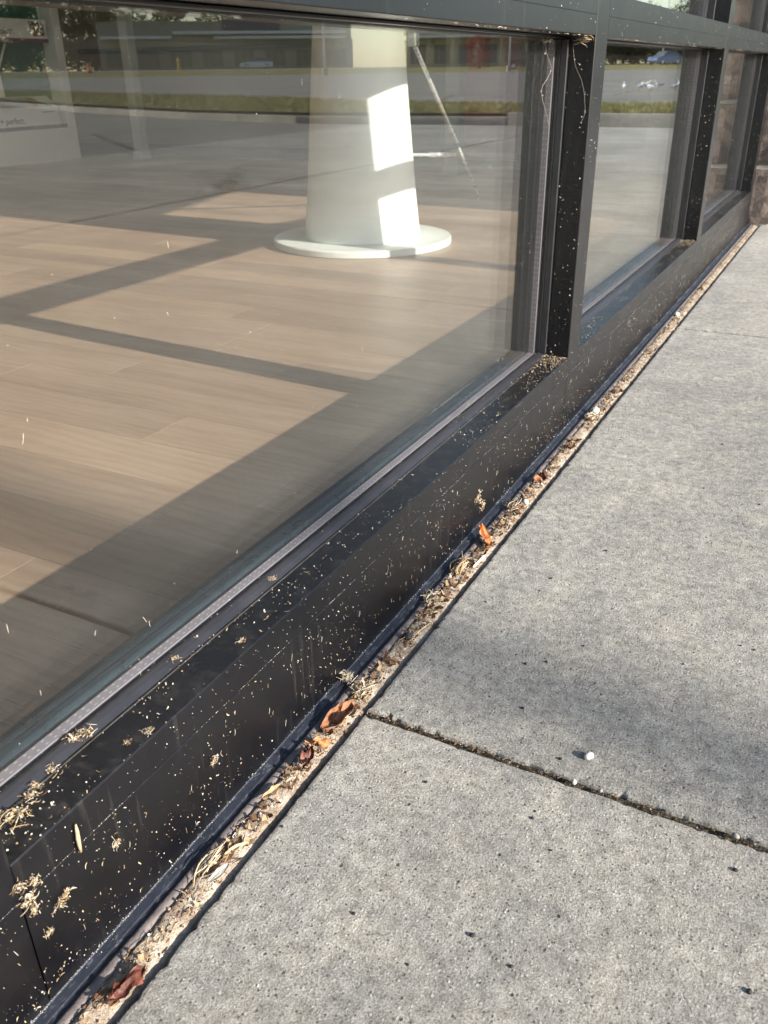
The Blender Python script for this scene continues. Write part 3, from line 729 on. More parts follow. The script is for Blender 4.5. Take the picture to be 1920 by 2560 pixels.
for i in range(1500):
    y = .10 + rr.random() ** 1.3 * 4.0
    if noise.noise((y * 9, 7, 31)) < -.1: continue
    grain(mb, (.0000, y, ZG - .0003 + rr.gauss(0, .0002)), .0002 + .0002 * rr.random(), rr.choice((1, 4, 2)), rr)
tag(obj('sill_debris', mb, BITS), 'tiny straw coloured seed husks and dust specks scattered over the dark frame', 'debris', kind='stuff')
mb = MB()
for i in range(1200):                       # specks stuck to the glass
    y = .25 + rr.random() ** 1.1 * 3.7; z = ZS + .005 + (rr.random() ** 3.2) * .49
    if in_mull(y, .004): continue
    s = .00025 + .0006 * rr.random() ** 5
    if rr.random() < .97: grain(mb, (-.0543, y, z), s * .8, rr.choice((1, 4)), rr)
    else: straw(mb, (-.0541, y, z), (0, rr.random() - .5, 1), .002 + rr.random() * .006, .0002, 1, rr)
tag(obj('glass_specks', mb, BITS), 'pale specks and husks stuck to the outside of the glass', 'debris', kind='stuff')
mb = MB()
for i in range(4200):                       # grit, straws in the gap
    y = .05 + rr.random() ** 1.25 * 4.0; x = .023 + rr.random() * .022
    z = .0012 - max(0, (x - .034)) * .35
    q = rr.random(); dn = noise.noise((y * 14, 2, 7))
    if q < .55: grain(mb, (x, y, z), .0004 + .0013 * rr.random() ** 3, rr.choice((0, 1, 2, 2, 3, 3, 4)), rr)
    elif dn > -.15: chip(mb, (x, y, z + .001), (rr.random() * .6 - .3, 0, 1), .002 + rr.random() ** 2 * .008, .0008 + rr.random() * .0022, rr.choice((0, 1, 2, 2, 3, 3, 3)), rr, .4)
for i in range(520):
    y = .12 + rr.random() ** 1.25 * 3.8; x = .025 + rr.random() * .018
    if noise.noise((y * 11, 5, 3)) < -.12: continue
    straw(mb, (x, y, .0025 - max(0, x - .034) * .3 + rr.random() * .002), (rr.random() * .9 - .45, 1, rr.random() * .3 - .15), .004 + rr.random() ** 2 * .014, .00022 + rr.random() * .0003, rr.choice((0, 1, 2, 2, 3)), rr, .25)
for i in range(420):
    y = .25 + rr.random() * 2.2 if rr.random() < .5 else rr.gauss(1.0, .42)
    if not .1 < y < 4: continue
    x = .026 + rr.random() * .017
    if noise.noise((y * 10, 9, 3)) < -.1: continue
    chip(mb, (x, y, .0025 - max(0, x - .034) * .3), (rr.random() * .8 - .4, rr.random() * .6 - .3, 1), .005 + rr.random() * .009, .002 + rr.random() * .004, rr.choice((2, 3, 3, 3)), rr, .35)
tag(obj('gap_debris', mb, BITS), 'dry straw, husks and grit packed along the gap beside the pavement', 'debris', kind='stuff')
mb = MB()
for i in range(2600):                       # loose grit on the pavement
    y = .2 + rr.random() ** 1.6 * 3; x = .052 + rr.random() * .9
    grain(mb, (x, y, .0002), .00025 + .0006 * rr.random() ** 4, rr.choice((0, 0, 1, 2)), rr)
tag(obj('pavement_grit', mb, [M['grey_stone'], M['pale_stone'], M['dark_stone']]), 'fine loose sand grains on the concrete pavement', 'grit', kind='stuff')
mb = MB()
for yj in (.6176, 2.2995, 3.6621):          # dirt in the joints
    k = 260; o0 = len(mb.v)
    for j in range(k):
        x = XC + j * (1.3 - XC) / (k - 1)
        for q in range(5):
            mb.v.append((x, yj + (q - 2) * .0019, -.0052 + .0022 * noise.noise((x * 130, q * 2.3, yj)) + (.0012 if q in (0, 4) else 0)))
    for j in range(k - 1):
        for q in range(4): mb.f.append((o0 + j * 5 + q, o0 + (j + 1) * 5 + q, o0 + (j + 1) * 5 + q + 1, o0 + j * 5 + q + 1)); mb.m.append(0)
    for i in range(420 if yj < 1 else 120):
        x = XC + rr.random() ** 1.2 * .6; grain(mb, (x, yj + rr.gauss(0, .0022), -.0012), .0004 + .0011 * rr.random() ** 3, rr.choice((2, 3, 3, 3, 4)), rr)
tag(obj('joint_dirt', mb, [M['joint_dirt'], M['straw_pale'], M['tan_bit'], M['brown_bit'], M['grey_stone']]), 'dark soil and crumbs lying in the joints between pavement slabs', 'dirt', kind='stuff')

# single leaves, stones, twigs
def leaf(name, mat, loc, L, W, rot, label, cat='leaf', group=None, ragged=.25, crumple=.25, seed=0):
    r2 = random.Random(seed); mb = MB(); nu, nv = 9, 6
    for i in range(nu):
        u = i / (nu - 1); w = math.sin(math.pi * min(1, u * .92 + .06)) ** .7 * W / 2
        for j in range(nv):
            v = j / (nv - 1) * 2 - 1
            e = 1 - ragged * (r2.random() * (abs(v) > .9) + .8 * max(0, noise.noise((u * 5.3, v * 2, seed * 4.1))))
            z = crumple * W * (noise.noise((u * 3.1 + seed, v * 1.6, seed * 1.7)) + .5 * noise.noise((u * 8 + seed, v * 4, 2))) + abs(v) * W * .18
            mb.v.append(((u - .5) * L + (r2.random() - .5) * L * .04, v * w * e + (r2.random() - .5) * W * .05, z))
    for i in range(nu - 1):
        for j in range(nv - 1): mb.f.append((i * nv + j, (i + 1) * nv + j, (i + 1) * nv + j + 1, i * nv + j + 1)); mb.m.append(0)
    zmin = min(v[2] for v in mb.v)
    o = obj(name, mb, mat, None, loc, rot, smooth=False); return tag(o, label, cat, group)
leaf('dry_leaf', M['leaf_orange'], (.0262, 1.0145, .0085), .044, .022, (R_(-12), R_(18), R_(-50)), 'bright orange torn leaf standing in the gap by the sill', seed=1, ragged=.5)
leaf('dry_leaf', M['leaf_brown'], (.0325, .5906, .0065), .046, .024, (R_(14), R_(-12), R_(72)), 'chestnut brown curled leaf in the gap beside the first slab joint', seed=2, crumple=.4)
leaf('dry_leaf', M['leaf_orange'], (.033, .548, .005), .026, .012, (R_(-20), R_(10), R_(35)), 'small orange leaf scrap just below the chestnut leaf', seed=3, crumple=.5)
leaf('dry_leaf', M['leaf_mahogany'], (.0335, .526, .0052), .030, .016, (R_(20), R_(6), R_(110)), 'dark red crumpled leaf under the orange leaf scrap', seed=4, crumple=.5)
leaf('dry_leaf', M['leaf_mahogany'], (.0405, .268, .0035), .034, .019, (R_(26), R_(4), R_(82)), 'mahogany leaf wedged against the slab at the bottom edge', seed=5, crumple=.3, ragged=.6)
leaf('dry_leaf', M['leaf_brown'], (.0325, 1.244, .005), .034, .018, (R_(18), R_(8), R_(70)), 'dark brown shrivelled leaf up the gap past the orange leaf', seed=6, crumple=.5)
leaf('dry_leaf', M['leaf_mahogany'], (.032, 1.262, .005), .026, .014, (R_(-22), R_(8), R_(120)), 'small dark leaf curled on top of the shrivelled leaf', seed=16, crumple=.6)
leaf('seed_husk', M['straw'], (.0385, .4055, .0045), .024, .006, (R_(20), R_(8), R_(72)), 'golden seed husk lying against the slab edge', 'husk', seed=7)
leaf('grey_flake', M['grey_stone'], (.0400, .3787, .0035), .022, .008, (R_(24), 0, R_(80)), 'pale grey flake below the golden seed husk', 'flake', seed=8, crumple=.1)
leaf('dry_leaf', M['tan_bit'], (.0295, .4736, .0045), .024, .010, (R_(8), R_(6), R_(80)), 'pinkish tan leaf strip in the gap above the golden husk', seed=9)
leaf('dry_leaf', M['brown_bit'], (.041, 1.7295, .004), .03, .012, (R_(20), 0, R_(85)), 'dark leaf fragment in the gap beyond the first upright', seed=10)
def bundle(name, label, loc, n, L, spread, mats, seed, d=(0, 1, .05), r=.0006, cat='straw'):
    r2 = random.Random(seed); mb = MB()
    for i in range(n):
        dd = Vector(d) + Vector((r2.random() - .5, r2.random() - .5, (r2.random() - .5) * .5)) * spread
        straw(mb, (r2.gauss(0, .003), r2.gauss(0, L * .12), .0015 + r2.random() * .005), dd, L * (.5 + .6 * r2.random()), r * (.6 + .7 * r2.random()), r2.randrange(len(mats)), r2, .3)
    return tag(obj(name, mb, mats, None, loc), label, cat)
bundle('straw_bundle', 'bundle of long pale straws in the gap above the grey flake', (.0285, .386, .001), 14, .036, .35, [M['straw_pale'], M['straw'], M['tan_bit']], 1, r=.0006)
bundle('root_tangle', 'tangled pale roots in the gap beside the first slab joint', (.031, .643, .001), 60, .024, 2.4, [M['straw_pale'], M['tan_bit'], M['straw']], 2, r=.0005, cat='roots')
bundle('root_tangle', 'fluffy straw tuft against the flashing near the slab joint', (.0075, .650, .0045), 46, .015, 3, [M['straw_pale'], M['straw']], 3, r=.0004, cat='tuft')
bundle('root_tangle', 'brown wiry vine tangle in the gap below the orange leaf', (.024, .84, .001), 40, .026, 2.2, [M['tan_bit'], M['straw'], M['straw_pale']], 4, r=.0005, cat='roots')
bundle('straw_bundle', 'loose straws in the gap just below the orange leaf', (.027, .93, .002), 12, .05, .4, [M['straw'], M['tan_bit']], 5, r=.0008)
bundle('root_tangle', 'straw tangle in the gap just above the orange leaf', (.029, 1.13, .001), 46, .026, 2.2, [M['tan_bit'], M['straw_pale'], M['brown_bit']], 6, r=.0005, cat='roots')
bundle('root_tangle', 'small straw nest around the white pebble past the upright', (.028, 1.56, .001), 36, .028, 2, [M['straw_pale'], M['straw']], 8, r=.0006, cat='roots')
mb = MB(); rr2 = random.Random(9); straw(mb, (0, 0, 0), (.1, 1, .02), .036, .0021, 0, rr2, .05, 6)
tag(obj('white_stick', mb, M['white_bit'], None, (.0415, .957, .0028), smooth=True), 'short white stick lying along the slab edge', 'stick')
mb = MB(); straw(mb, (0, 0, 0), (.12, 1, .05), .05, .0011, 0, rr2, .06, 6)
tag(obj('straw_stalk', mb, M['straw'], None, (.0405, .765, .0018), smooth=True), 'single golden stalk lying along the slab edge', 'straw')
mb = MB(); mb.tube([(.0016, 0, -.0135), (.0022, -.0004, -.006), (.0022, -.0002, .0), (.002, .0006, .006), (.0017, .0010, .0125)], [.0010, .0015, .0017, .0015, .0007], 6)
tag(obj('twig', mb, M['straw'], None, (0, .2842, .1182), smooth=True), 'yellow splinter of wood stuck upright on the dark sill face', 'twig')

def pebble_mesh(seed, s, flat=.7):
    r2 = random.Random(seed); mb = MB(); n, k = 10, 7
    for i in range(k):
        th = math.pi * i / (k - 1)
        for j in range(n):
            ph = 2 * math.pi * j / n; d = Vector((math.sin(th) * math.cos(ph), math.sin(th) * math.sin(ph), math.cos(th)))
            q = 1 + .35 * noise.noise(d * 1.6 + Vector((seed * 3.3, 0, 0))); mb.v.append((d.x * s * q, d.y * s * q * .8, d.z * s * flat * q))
    for i in range(k - 1):
        for j in range(n): mb.f.append((i * n + j, (i + 1) * n + j, (i + 1) * n + (j + 1) % n, i * n + (j + 1) % n)); mb.m.append(0)
    return mb
def pebble(mat, loc, s, seed, label, group=None, name='pebble', cat='pebble', flat=.7):
    return tag(obj(name, pebble_mesh(seed, s, flat), mat, None, loc, (0, 0, seed * 1.3), smooth=True), label, cat, group)
pebble(M['pale_stone'], (.0283, 1.5923, .006), .0095, 1, 'white pebble in the gap just past the first upright')
pebble(M['pale_stone'], (.0385, 1.154, .0045), .0062, 2, 'white pebble in the gap between orange leaf and shrivelled leaf')
pebble(M['pale_stone'], (.278, .655, .0028), .0052, 3, 'lone white pebble on the pavement above the first slab joint')
pebble(M['pale_stone'], (.2745, .6172, .0006), .0030, 4, 'white chip in the slab joint below the lone white pebble')
pebble(M['grey_stone'], (.419, .6180, .0006), .0034, 5, 'grey chip in the slab joint at the right edge')
pebble(M['grey_stone'], (.300, .6175, .0004), .0022, 6, 'small grey chip halfway along the first slab joint')
pebble(M['dark_stone'], (.0317, .754, .0035), .0065, 7, 'black stone in the gap beside the golden stalk')
pebble(M['pale_stone'], (.0276, 2.4193, .005), .008, 8, 'pale pebble in the gap near the second slab joint')
pebble(M['tan_bit'], (.035, 2.7775, .004), .009, 9, 'rusty brown lump in the gap below the second upright')
DK = [(0.280, 0.530), (0.254, 0.557), (0.424, 0.580), (0.058, 0.447), (0.159, 0.398), (0.251, 0.423), (0.217, 0.378), (0.287, 0.412), (0.448, 0.472), (0.084, 0.636), (0.150, 0.554), (0.173, 0.770), (0.144, 0.736), (0.086, 0.870), (0.254, 0.641), (0.339, 0.877), (0.222, 0.833), (0.193, 0.784), (0.218, 0.999), (0.332, 0.849), (0.142, 0.961), (0.111, 0.854), (0.385, 0.915), (0.196, 0.696), (0.292, 0.724), (0.400, 0.913), (0.188, 1.066), (0.221, 1.226), (0.275, 1.334), (0.361, 1.312), (0.195, 1.407), (0.106, 1.479), (0.274, 1.536), (0.316, 1.711)]
for i, (x, y) in enumerate(DK):
    s = (.0011, .0015, .0020)[i % 3] * (1.2 if y < .6 else 1)
    pebble(M['dark_stone'], (x, y, s * .35), s, 20 + i, 'small black crumb lying on the pale concrete pavement', 'black crumbs on the pavement', 'dark_crumb', 'crumb', .55)
def clump(loc, s, seed, label, nrm=(0, 0, 1)):
    r2 = random.Random(seed); mb = MB()
    for i in range(16):
        p = Vector((r2.gauss(0, s * .5), r2.gauss(0, s * .5), r2.gauss(0, s * .5))); n = Vector(nrm); p = p - n * p.dot(n) + n * (abs(p.dot(n)) * .5 + .0004)
        q = Vector((r2.gauss(0, 1), r2.gauss(0, 1), r2.gauss(0, 1))); q = q - n * q.dot(n) * .8
        straw(mb, p, q, s * (.5 + r2.random() * .9), s * .035, r2.randrange(4), r2, .35)
    for i in range(18):
        p = Vector((r2.gauss(0, s * .45), r2.gauss(0, s * .45), r2.gauss(0, s * .45))); n = Vector(nrm); p = p - n * p.dot(n) + n * abs(p.dot(n)) * .5
        chip(mb, p, (Vector(nrm) + Vector((r2.random() - .5, r2.random() - .5, r2.random() - .5))).normalized(), s * (.3 + r2.random() * .45), s * (.07 + r2.random() * .16), r2.randrange(4), r2, .4)
    return tag(obj('husk_clump', mb, [M['straw'], M['straw_pale'], M['tan_bit'], M['brown_bit'] if seed % 3 == 0 else M['straw']], None, loc), label, 'clump', 'dry husk clumps on the dark frame')
LB = 'small clump of dry husks clinging to the sill face'
for i, (y, z, s) in enumerate([(.2336, .1238, .005), (.236, .108, .007), (.2649, .0814, .005), (.2579, .0795, .0055), (.3153, .082, .0045), (.2446, .1174, .005), (.4331, .0668, .005), (.2385, .095, .005), (1.0455, .0514, .008), (1.0655, .0312, .008), (.243, .066, .004)]):
    clump((.0006, y, z), s, i, ('upper' if z > .04 else 'lower') + ' husk clump of the two on the sill face behind the orange leaf' if 1 < y < 1.1 else LB, (1, 0, 0))
LB = ('husk clump third from the near end of the ledge, against the bead line', 'husk clump second from the near end of the ledge, just before the bead line', 'largest straw clump at the near end of the sill ledge', 'straw clump on the glazing bead, larger of the neighbouring two', 'straw clump on the glazing bead, smaller of the neighbouring two', 'straw clump on the bead line between ledge and glazing bead', 'tiny husk clump mid ledge above the yellow splinter', 'tiny husk clump by the front edge of the ledge', 'farthest husk clump on the glazing bead, alone', 'tiny husk clump alone on the middle of the dark ledge', 'husk clump on the bead, second farthest', 'husk clump between the two nearest clumps on the ledge')
for i, (x, y, s) in enumerate([(-.0385, .2893, .008), (-.0345, .2813, .007), (-.0304, .2565, .009), (-.0440, .3459, .009), (-.0475, .3371, .007), (-.0410, .3073, .008), (-.0124, .3554, .004), (-.0062, .372, .004), (-.0450, .6003, .006), (-.0132, .5036, .004), (-.046, .452, .006), (-.028, .268, .006)]):
    clump((x, y, ZS + .0006 + (.003 if x < -.043 else 0)), s * (.72 + .5 * ((i * 7) % 5) / 5), 30 + i, LB[i])
# cobweb strands hanging in the upper corner of the first bay
def strand(pts, r, label):
    mb = MB(); mb.tube(pts, r, 5); r2 = random.Random(len(pts))
    for i in range(9):
        p = Vector(r2.choice(pts)); grain(mb, p + Vector((0, r2.gauss(0, .002), r2.gauss(0, .004))), .0006 + r2.random() * .0009, 0, r2)
    return tag(obj('cobweb_strand', mb, M['cobweb'], None), label, 'cobweb')
ym = ML[4]
strand([(-.05, 1.3752, 0.6455), (-.05, 1.3614, 0.6444), (-.05, 1.3623, 0.6405), (-.05, 1.3722, 0.6358), (-.05, 1.3807, 0.63), (-.05, 1.3841, 0.623), (-.05, 1.3972, 0.614), (-.05, 1.4111, 0.6058), (-.05, 1.414, 0.5986), (-.05, 1.3961, 0.5873), (-.05, 1.3763, 0.5783), (-.05, 1.3735, 0.5711), (-.05, 1.3802, 0.5605), (-.05, 1.3985, 0.5451), (-.05, 1.412, 0.5327), (-.05, 1.4207, 0.5235)], .0003, 'long pale cobweb thread hanging beside the spacer of the nearest upright')
strand([(-.0332, 1.4624, 0.6308), (-.0298, 1.4624, 0.614), (-.0278, 1.4624, 0.6055), (-.0228, 1.4624, 0.5969), (-.0156, 1.4624, 0.5851), (-.0109, 1.4624, 0.5712), (-.0086, 1.4624, 0.5604), (-.0063, 1.4624, 0.5451), (-.0066, 1.4624, 0.5352), (-.0112, 1.4624, 0.5247)], .00018, 'faint curved cobweb thread against the black side of the nearest upright')
bundle('cobweb_tuft', 'tuft of dry grass caught under the crossbar near the upright', (-.048, 1.376, .634), 22, .016, 2.0, [M['straw'], M['straw_pale'], M['cobweb']], 12, r=.0005, cat='tuft')
bundle('cobweb_tuft', 'dark dusty cobweb tuft in the corner of crossbar and upright', (-.012, ym - .022, ZT - .010), 30, .03, 2.0, [M['tan_bit'], M['cobweb'], M['brown_bit']], 13, r=.0004, cat='tuft')

t = empty('weed', 'small scruffy weed growing from a slab crack, mirrored left of the pedestal', 'weed', (2.68, 4.2, -.01))
r2 = random.Random(5)
for nm, k in (('stems', 0), ('leaves', 1)):
    mb = MB()
    for i in range(26):
        a = r2.random() * 6.28; L = .05 + r2.random() * .09; d = Vector((math.cos(a) * .7, math.sin(a) * .7, .5 + r2.random()))
        if k == 0: straw(mb, d * (L / 2) + Vector((0, r2.gauss(0, .06), 0)), d, L, .0012, 0, r2)
        else: chip(mb, d * L * .8 + Vector((0, r2.gauss(0, .06), 0)), (0, 0, 1), .03, .012, 0, r2)
    obj(nm, mb, M['foliage_dark'], t)
# ================================================================== STONE PIER
pier = empty('stone_pier', 'rough brown stone pier at the far end of the window wall', 'pier', (0, 4.112, 0))
m = MB(); m.box(-.16, .078, .006, .55, -.02, 4.6); obj('mortar_core', m, M['mortar'], pier)
def stone_block(x0, x1, y0, y1, z0, z1, seed, mat):
    mb = MB(); n1, n2, n3 = 6, 6, 8
    idx = {}
    def P(i, j, k):
        key = (i, j, k)
        if key in idx: return idx[key]
        x = x0 + (x1 - x0) * i / n1; y = y0 + (y1 - y0) * j / n2; z = z0 + (z1 - z0) * k / n3
        e = sum((i in (0, n1), j in (0, n2), k in (0, n3)))
        c = Vector(((x0 + x1) / 2, (y0 + y1) / 2, (z0 + z1) / 2)); p = Vector((x, y, z)); d = (p - c)
        q = .006 * noise.noise(p * 22 + Vector((seed, 0, 0))) + .003 * noise.noise(p * 60 + Vector((seed, 5, 0)))
        sh = -.004 if e >= 2 else 0
        if i in (0, n1): p.x += (q + sh) * (1 if i else -1)
        if j in (0, n2): p.y += (q + sh) * (1 if j else -1)
        if k in (0, n3): p.z += (q * .4 + sh * .5) * (1 if k else -1)
        idx[key] = len(mb.v); mb.v.append(tuple(p)); return idx[key]
    def quad(a, b, c, d): mb.f.append((a, b, c, d)); mb.m.append(0)
    for a in range(n1):
        for b in range(n2):
            quad(P(a, b, 0), P(a, b + 1, 0), P(a + 1, b + 1, 0), P(a + 1, b, 0)); quad(P(a, b, n3), P(a + 1, b, n3), P(a + 1, b + 1, n3), P(a, b + 1, n3))
        for c in range(n3):
            quad(P(a, 0, c), P(a + 1, 0, c), P(a + 1, 0, c + 1), P(a, 0, c + 1)); quad(P(a, n2, c), P(a, n2, c + 1), P(a + 1, n2, c + 1), P(a + 1, n2, c))
    for b in range(n2):
        for c in range(n3):
            quad(P(0, b, c), P(0, b, c + 1), P(0, b + 1, c + 1), P(0, b + 1, c)); quad(P(n1, b, c), P(n1, b + 1, c), P(n1, b + 1, c + 1), P(n1, b, c + 1))
    return obj('stone_block', mb, mat, pier, smooth=False)
z = .0; k = 0
while z < 4.4:
    z1 = z + (.222 if k == 0 else .238)
    stone_block(-.15, .088, .0, .545, z + .002, z1, k, M['stone'])
    z = z1 + .009; k += 1
m = MB(); m.box(.0, .010, -.011, -.001, .0, 3.7); obj('joint_sealant', m, M['rubber'], pier, (-.012, 0, 0))

# ================================================================== FAR SIDE OF THE PARKING LOT (seen mirrored in the glass)
def gz(x, y): return zg(math.hypot(x, y))
def tree_meshes(seed, h, cw, leafm, n=3000, base=.16):
    r2 = random.Random(seed); tb = MB()
    tb.tube([(0, 0, -.1), (.03 * h * .2, 0, h * .2), (-.02 * h * .2, .02, h * .45), (.02, 0, h * .75)], [h * .028, h * .022, h * .016, h * .006], 8)
    lobes = []
    for i in range(9):
        a = i * 2.4 + r2.random(); zz = h * (base - .06 + .62 * r2.random()); rad = cw * (.25 + .28 * r2.random())
        e = Vector((math.cos(a) * rad, math.sin(a) * rad, zz + h * .12)); tb.tube([(0, 0, zz - h * .12), e * .5 + Vector((0, 0, zz * .5 - h * .02)), e], [h * .010, h * .007, h * .003], 5)
        lobes.append((e, cw * (.16 + .14 * r2.random())))
    lobes.append((Vector((0, 0, h * .85)), cw * .25)); lobes.append((Vector((0, 0, h * .3)), cw * .34)); lobes.append((Vector((cw * .2, 0, h * .13)), cw * .26)); lobes.append((Vector((-cw * .2, .1, h * .12)), cw * .26)); lobes.append((Vector((0, 0, h * .65)), cw * .33))
    cb = MB()
    for i in range(n):
        c, rd = r2.choice(lobes); d = Vector((r2.gauss(0, 1), r2.gauss(0, 1), r2.gauss(0, .8))).normalized() * rd * r2.random() ** .4 * 1.1
        p = c + d; s = h * (.014 + .018 * r2.random())
        a = Vector((r2.gauss(0, 1), r2.gauss(0, 1), r2.gauss(0, 1))).normalized(); b = a.cross(Vector((r2.gauss(0, 1), r2.gauss(0, 1), r2.gauss(0, 1)))).normalized()
        cb.add([p - a * s, p + b * s * .6, p + a * s, p - b * s * .6], [(0, 1, 2, 3)])
    return tb.mesh('trunk', M['tree_bark']), cb.mesh('crown', leafm)
TREES = {'green': [tree_meshes(1, 11, 8, M['foliage_green']), tree_meshes(2, 12, 7, M['foliage_green'])],
         'dark': [tree_meshes(3, 13, 8, M['foliage_dark']), tree_meshes(4, 12, 9, M['foliage_dark'])],
         'red': [tree_meshes(5, 4.6, 3.4, M['foliage_red'], 1800, .22)]}
def tree(kind, i, x, y, s, label, group=None, name='tree'):
    t = empty(name, label, 'tree', (x, y, gz(x, y) - .03), i * 1.7, group); t.scale = (s, s, s)
    a, b = TREES[kind][i % len(TREES[kind])]
    obj('trunk', a, None, t); obj('crown', b, None, t)
def pol(az, d): return d * math.sin(R_(az)), d * math.cos(R_(az))
ROW = 'tall broadleaf tree in the tree line mirrored behind the far building'
for i, (az, d, s) in enumerate([(50.2, 168, .95), (49.1, 175, .85), (48.0, 167, .9), (47.0, 172, 1.0), (46.0, 168, .9), (45.0, 174, 1.0), (44.0, 168, .85), (43.0, 178, .9), (41.5, 196, 1.0), (39.4, 199, 1.05), (37.2, 196, 1.0), (35.2, 200, 1.08), (33.2, 198, 1.0), (31, 200, 1.02)]):
    x, y = pol(az, d); tree('dark' if i < 8 else 'green', i, x, y, s, ROW, 'mirrored tree line')
ROW2 = 'dark leafy tree mirrored in the second window behind the blue car'
for i, (az, d, s) in enumerate([(16.6 - .62 * q, 131 + (q * 37 % 9), .5 + .03 * (q * 5 % 4)) for q in range(15)]):
    x, y = pol(az, d); tree('dark', i, x, y, s, ROW2, 'mirrored trees at the lot end')
x, y = pol(21.7, 112); tree('red', 0, x, y, .78, 'round dark red tree mirrored beside the pink panel', None, 'red_tree')
x, y = pol(6.2, 46); tree('green', 1, x, y, .68, 'green tree whose leaves hang against the sky in the upper pane', None, 'street_tree')

def building(x, y, rz, w, h, dp, wall, label, fascia, nwin, sign):
    t = empty('shop_building', label, 'building', (x, y, gz(x, y) - .05), rz)
    m = MB(); m.box(-w / 2, w / 2, 0, dp, 0, h, .05); obj('wall', m, wall, t)
    m = MB(); m.box(-w / 2 - .1, w / 2 + .1, -.12, dp + .1, h + .002, h + .25); obj('parapet', m, wall, t)
    for (a, b, z0, z1) in fascia:
        m = MB(); m.box(a, b, -1.6, -.003, z0, z1, .04); obj('canopy_band', m, M['fascia_white'], t)
    for a in range(nwin):
        cx = -w / 2 + (a + .5) * w / nwin
        m = MB(); m.box(cx - w / nwin * .34, cx + w / nwin * .34, -.05, -.004, .35, 2.8); f = obj('shop_window', m, wall, t)
        m = MB()
        for q in (-1, 0, 1): m.box(cx + (q - .46) * w / nwin * .22, cx + (q + .46) * w / nwin * .22, -.06, -.052, .45, 2.7)
        obj('pane', m, M['shop_glass'], f)
        m = MB(); m.box(cx - w / nwin * .47 - .15, cx - w / nwin * .47 + .15, -1.5, -1.2, 0, 4.0); obj('column', m, wall, t)
    for (a, b, z0, z1) in sign:
        m = MB(); m.box(a, b, -.3, -.004, z0, z1, .03); obj('sign_board', m, M['sign_navy'], t)
building(89.5, 121, R_(-37), 38, 6.3, 14, M['building_wall'], 'long olive shop building with white canopy bands mirrored left of the pedestal', [(-18, 2, 4.1, 4.5), (-18, 8, 4.75, 5.2), (8.2, 18.5, 4.2, 4.6)], 8, [(-8, 0.5, 5.3, 6.8)])
building(50.5, 121.5, R_(-23), 16, 4.3, 10, M['building_cream'], 'low cream building mirrored between pedestal and red tree', [(-7.5, 7.5, 3.5, 3.8)], 5, [])

def car(name, label, paint, x, y, rz, L=4.5, W=1.8, Hh=1.45):
    t = empty(name, label, 'car', (x, y, gz(x, y)), rz)
    def loft(secs):   # secs: list of (x, z0, z1, halfwidth bottom, halfwidth top)
        mb = MB(); n = 6
        for (xx, z0, z1, w0, w1) in secs:
            mb.v += [(xx, -w0, z0), (xx, -(w0 + w1) / 2 - .03, (z0 + z1) / 2), (xx, -w1, z1), (xx, w1, z1), (xx, (w0 + w1) / 2 + .03, (z0 + z1) / 2), (xx, w0, z0)]
        for i in range(len(secs) - 1):
            for j in range(n): mb.f.append((i * n + j, (i + 1) * n + j, (i + 1) * n + (j + 1) % n, i * n + (j + 1) % n)); mb.m.append(0)
        mb.f.append(tuple(range(n))); mb.m.append(0); o = (len(secs) - 1) * n; mb.f.append(tuple(o + j for j in range(n - 1, -1, -1))); mb.m.append(0)
        return mb
    w = W / 2
    body = loft([(-L / 2, .45, .80, w * .86, w * .80), (-L * .46, .28, .90, w * .95, w * .88), (-L * .30, .24, .95, w, w * .92), (0, .22, .95, w, w * .93), (L * .22, .24, .93, w, w * .92), (L * .38, .26, .84, w * .97, w * .86), (L * .47, .30, .74, w * .92, w * .8), (L / 2, .42, .64, w * .8, w * .72)])
    obj('body', body, paint, t, smooth=False)
    cab_ = loft([(-L * .40, .93, .96, w * .86, w * .84), (-L * .30, .94, Hh - .10, w * .88, w * .70), (-L * .12, .945, Hh, w * .88, w * .70), (L * .05, .945, Hh - .02, w * .88, w * .70), (L * .12, .94, Hh - .10, w * .88, w * .72), (L * .26, .92, .955, w * .86, w * .82)])
    g_ = obj('cabin', cab_, M['shop_glass'], t)
    m = MB(); m.box(-L * .29, L * .08, -w * .66, w * .66, Hh - .03, Hh + .012, .01); obj('roof', m, paint, g_)
    for sx in (-.31, .31):
        for sy in (-1, 1):
            mb = MB(); mb.lathe([(.12, -.09), (.30, -.10), (.32, -.07), (.32, .07), (.30, .10), (.12, .09)], 18)
            wh = obj('wheel', mb, M['tyre'], t, (L * sx, sy * (w - .10), .32), (R_(90), 0, 0))
            mb = MB(); mb.lathe([(.0, -.11), (.19, -.108), (.2, .108), (.0, .11)], 14); obj('rim', mb, M['car_silver'], wh)
    for sy in (-1, 1):
        m = MB(); m.box(L * .465, L * .492, sy * w * .62 - .16, sy * w * .62 + .16, .56, .68, .01); obj('headlight', m, M['lamp_glass'], t)
        m = MB(); m.box(-L * .497, -L * .47, sy * w * .66 - .12, sy * w * .66 + .12, .66, .82, .01); obj('tail_light', m, M['tail_red'], t)
    return t
x, y = pol(11.2, 122); car('blue_car', 'small blue car mirrored in the second window at the lot end', M['car_blue'], x, y, R_(-62))
x, y = pol(34.9, 141); car('silver_car', 'silver car mirrored left of the conical pedestal', M['car_silver'], x, y, R_(-36), 4.7)
x, y = pol(18.9, 104); car('black_car', 'black car mirrored at the right edge of the first window', M['car_black'], x, y, R_(-20), 4.6, 1.85, 1.6)
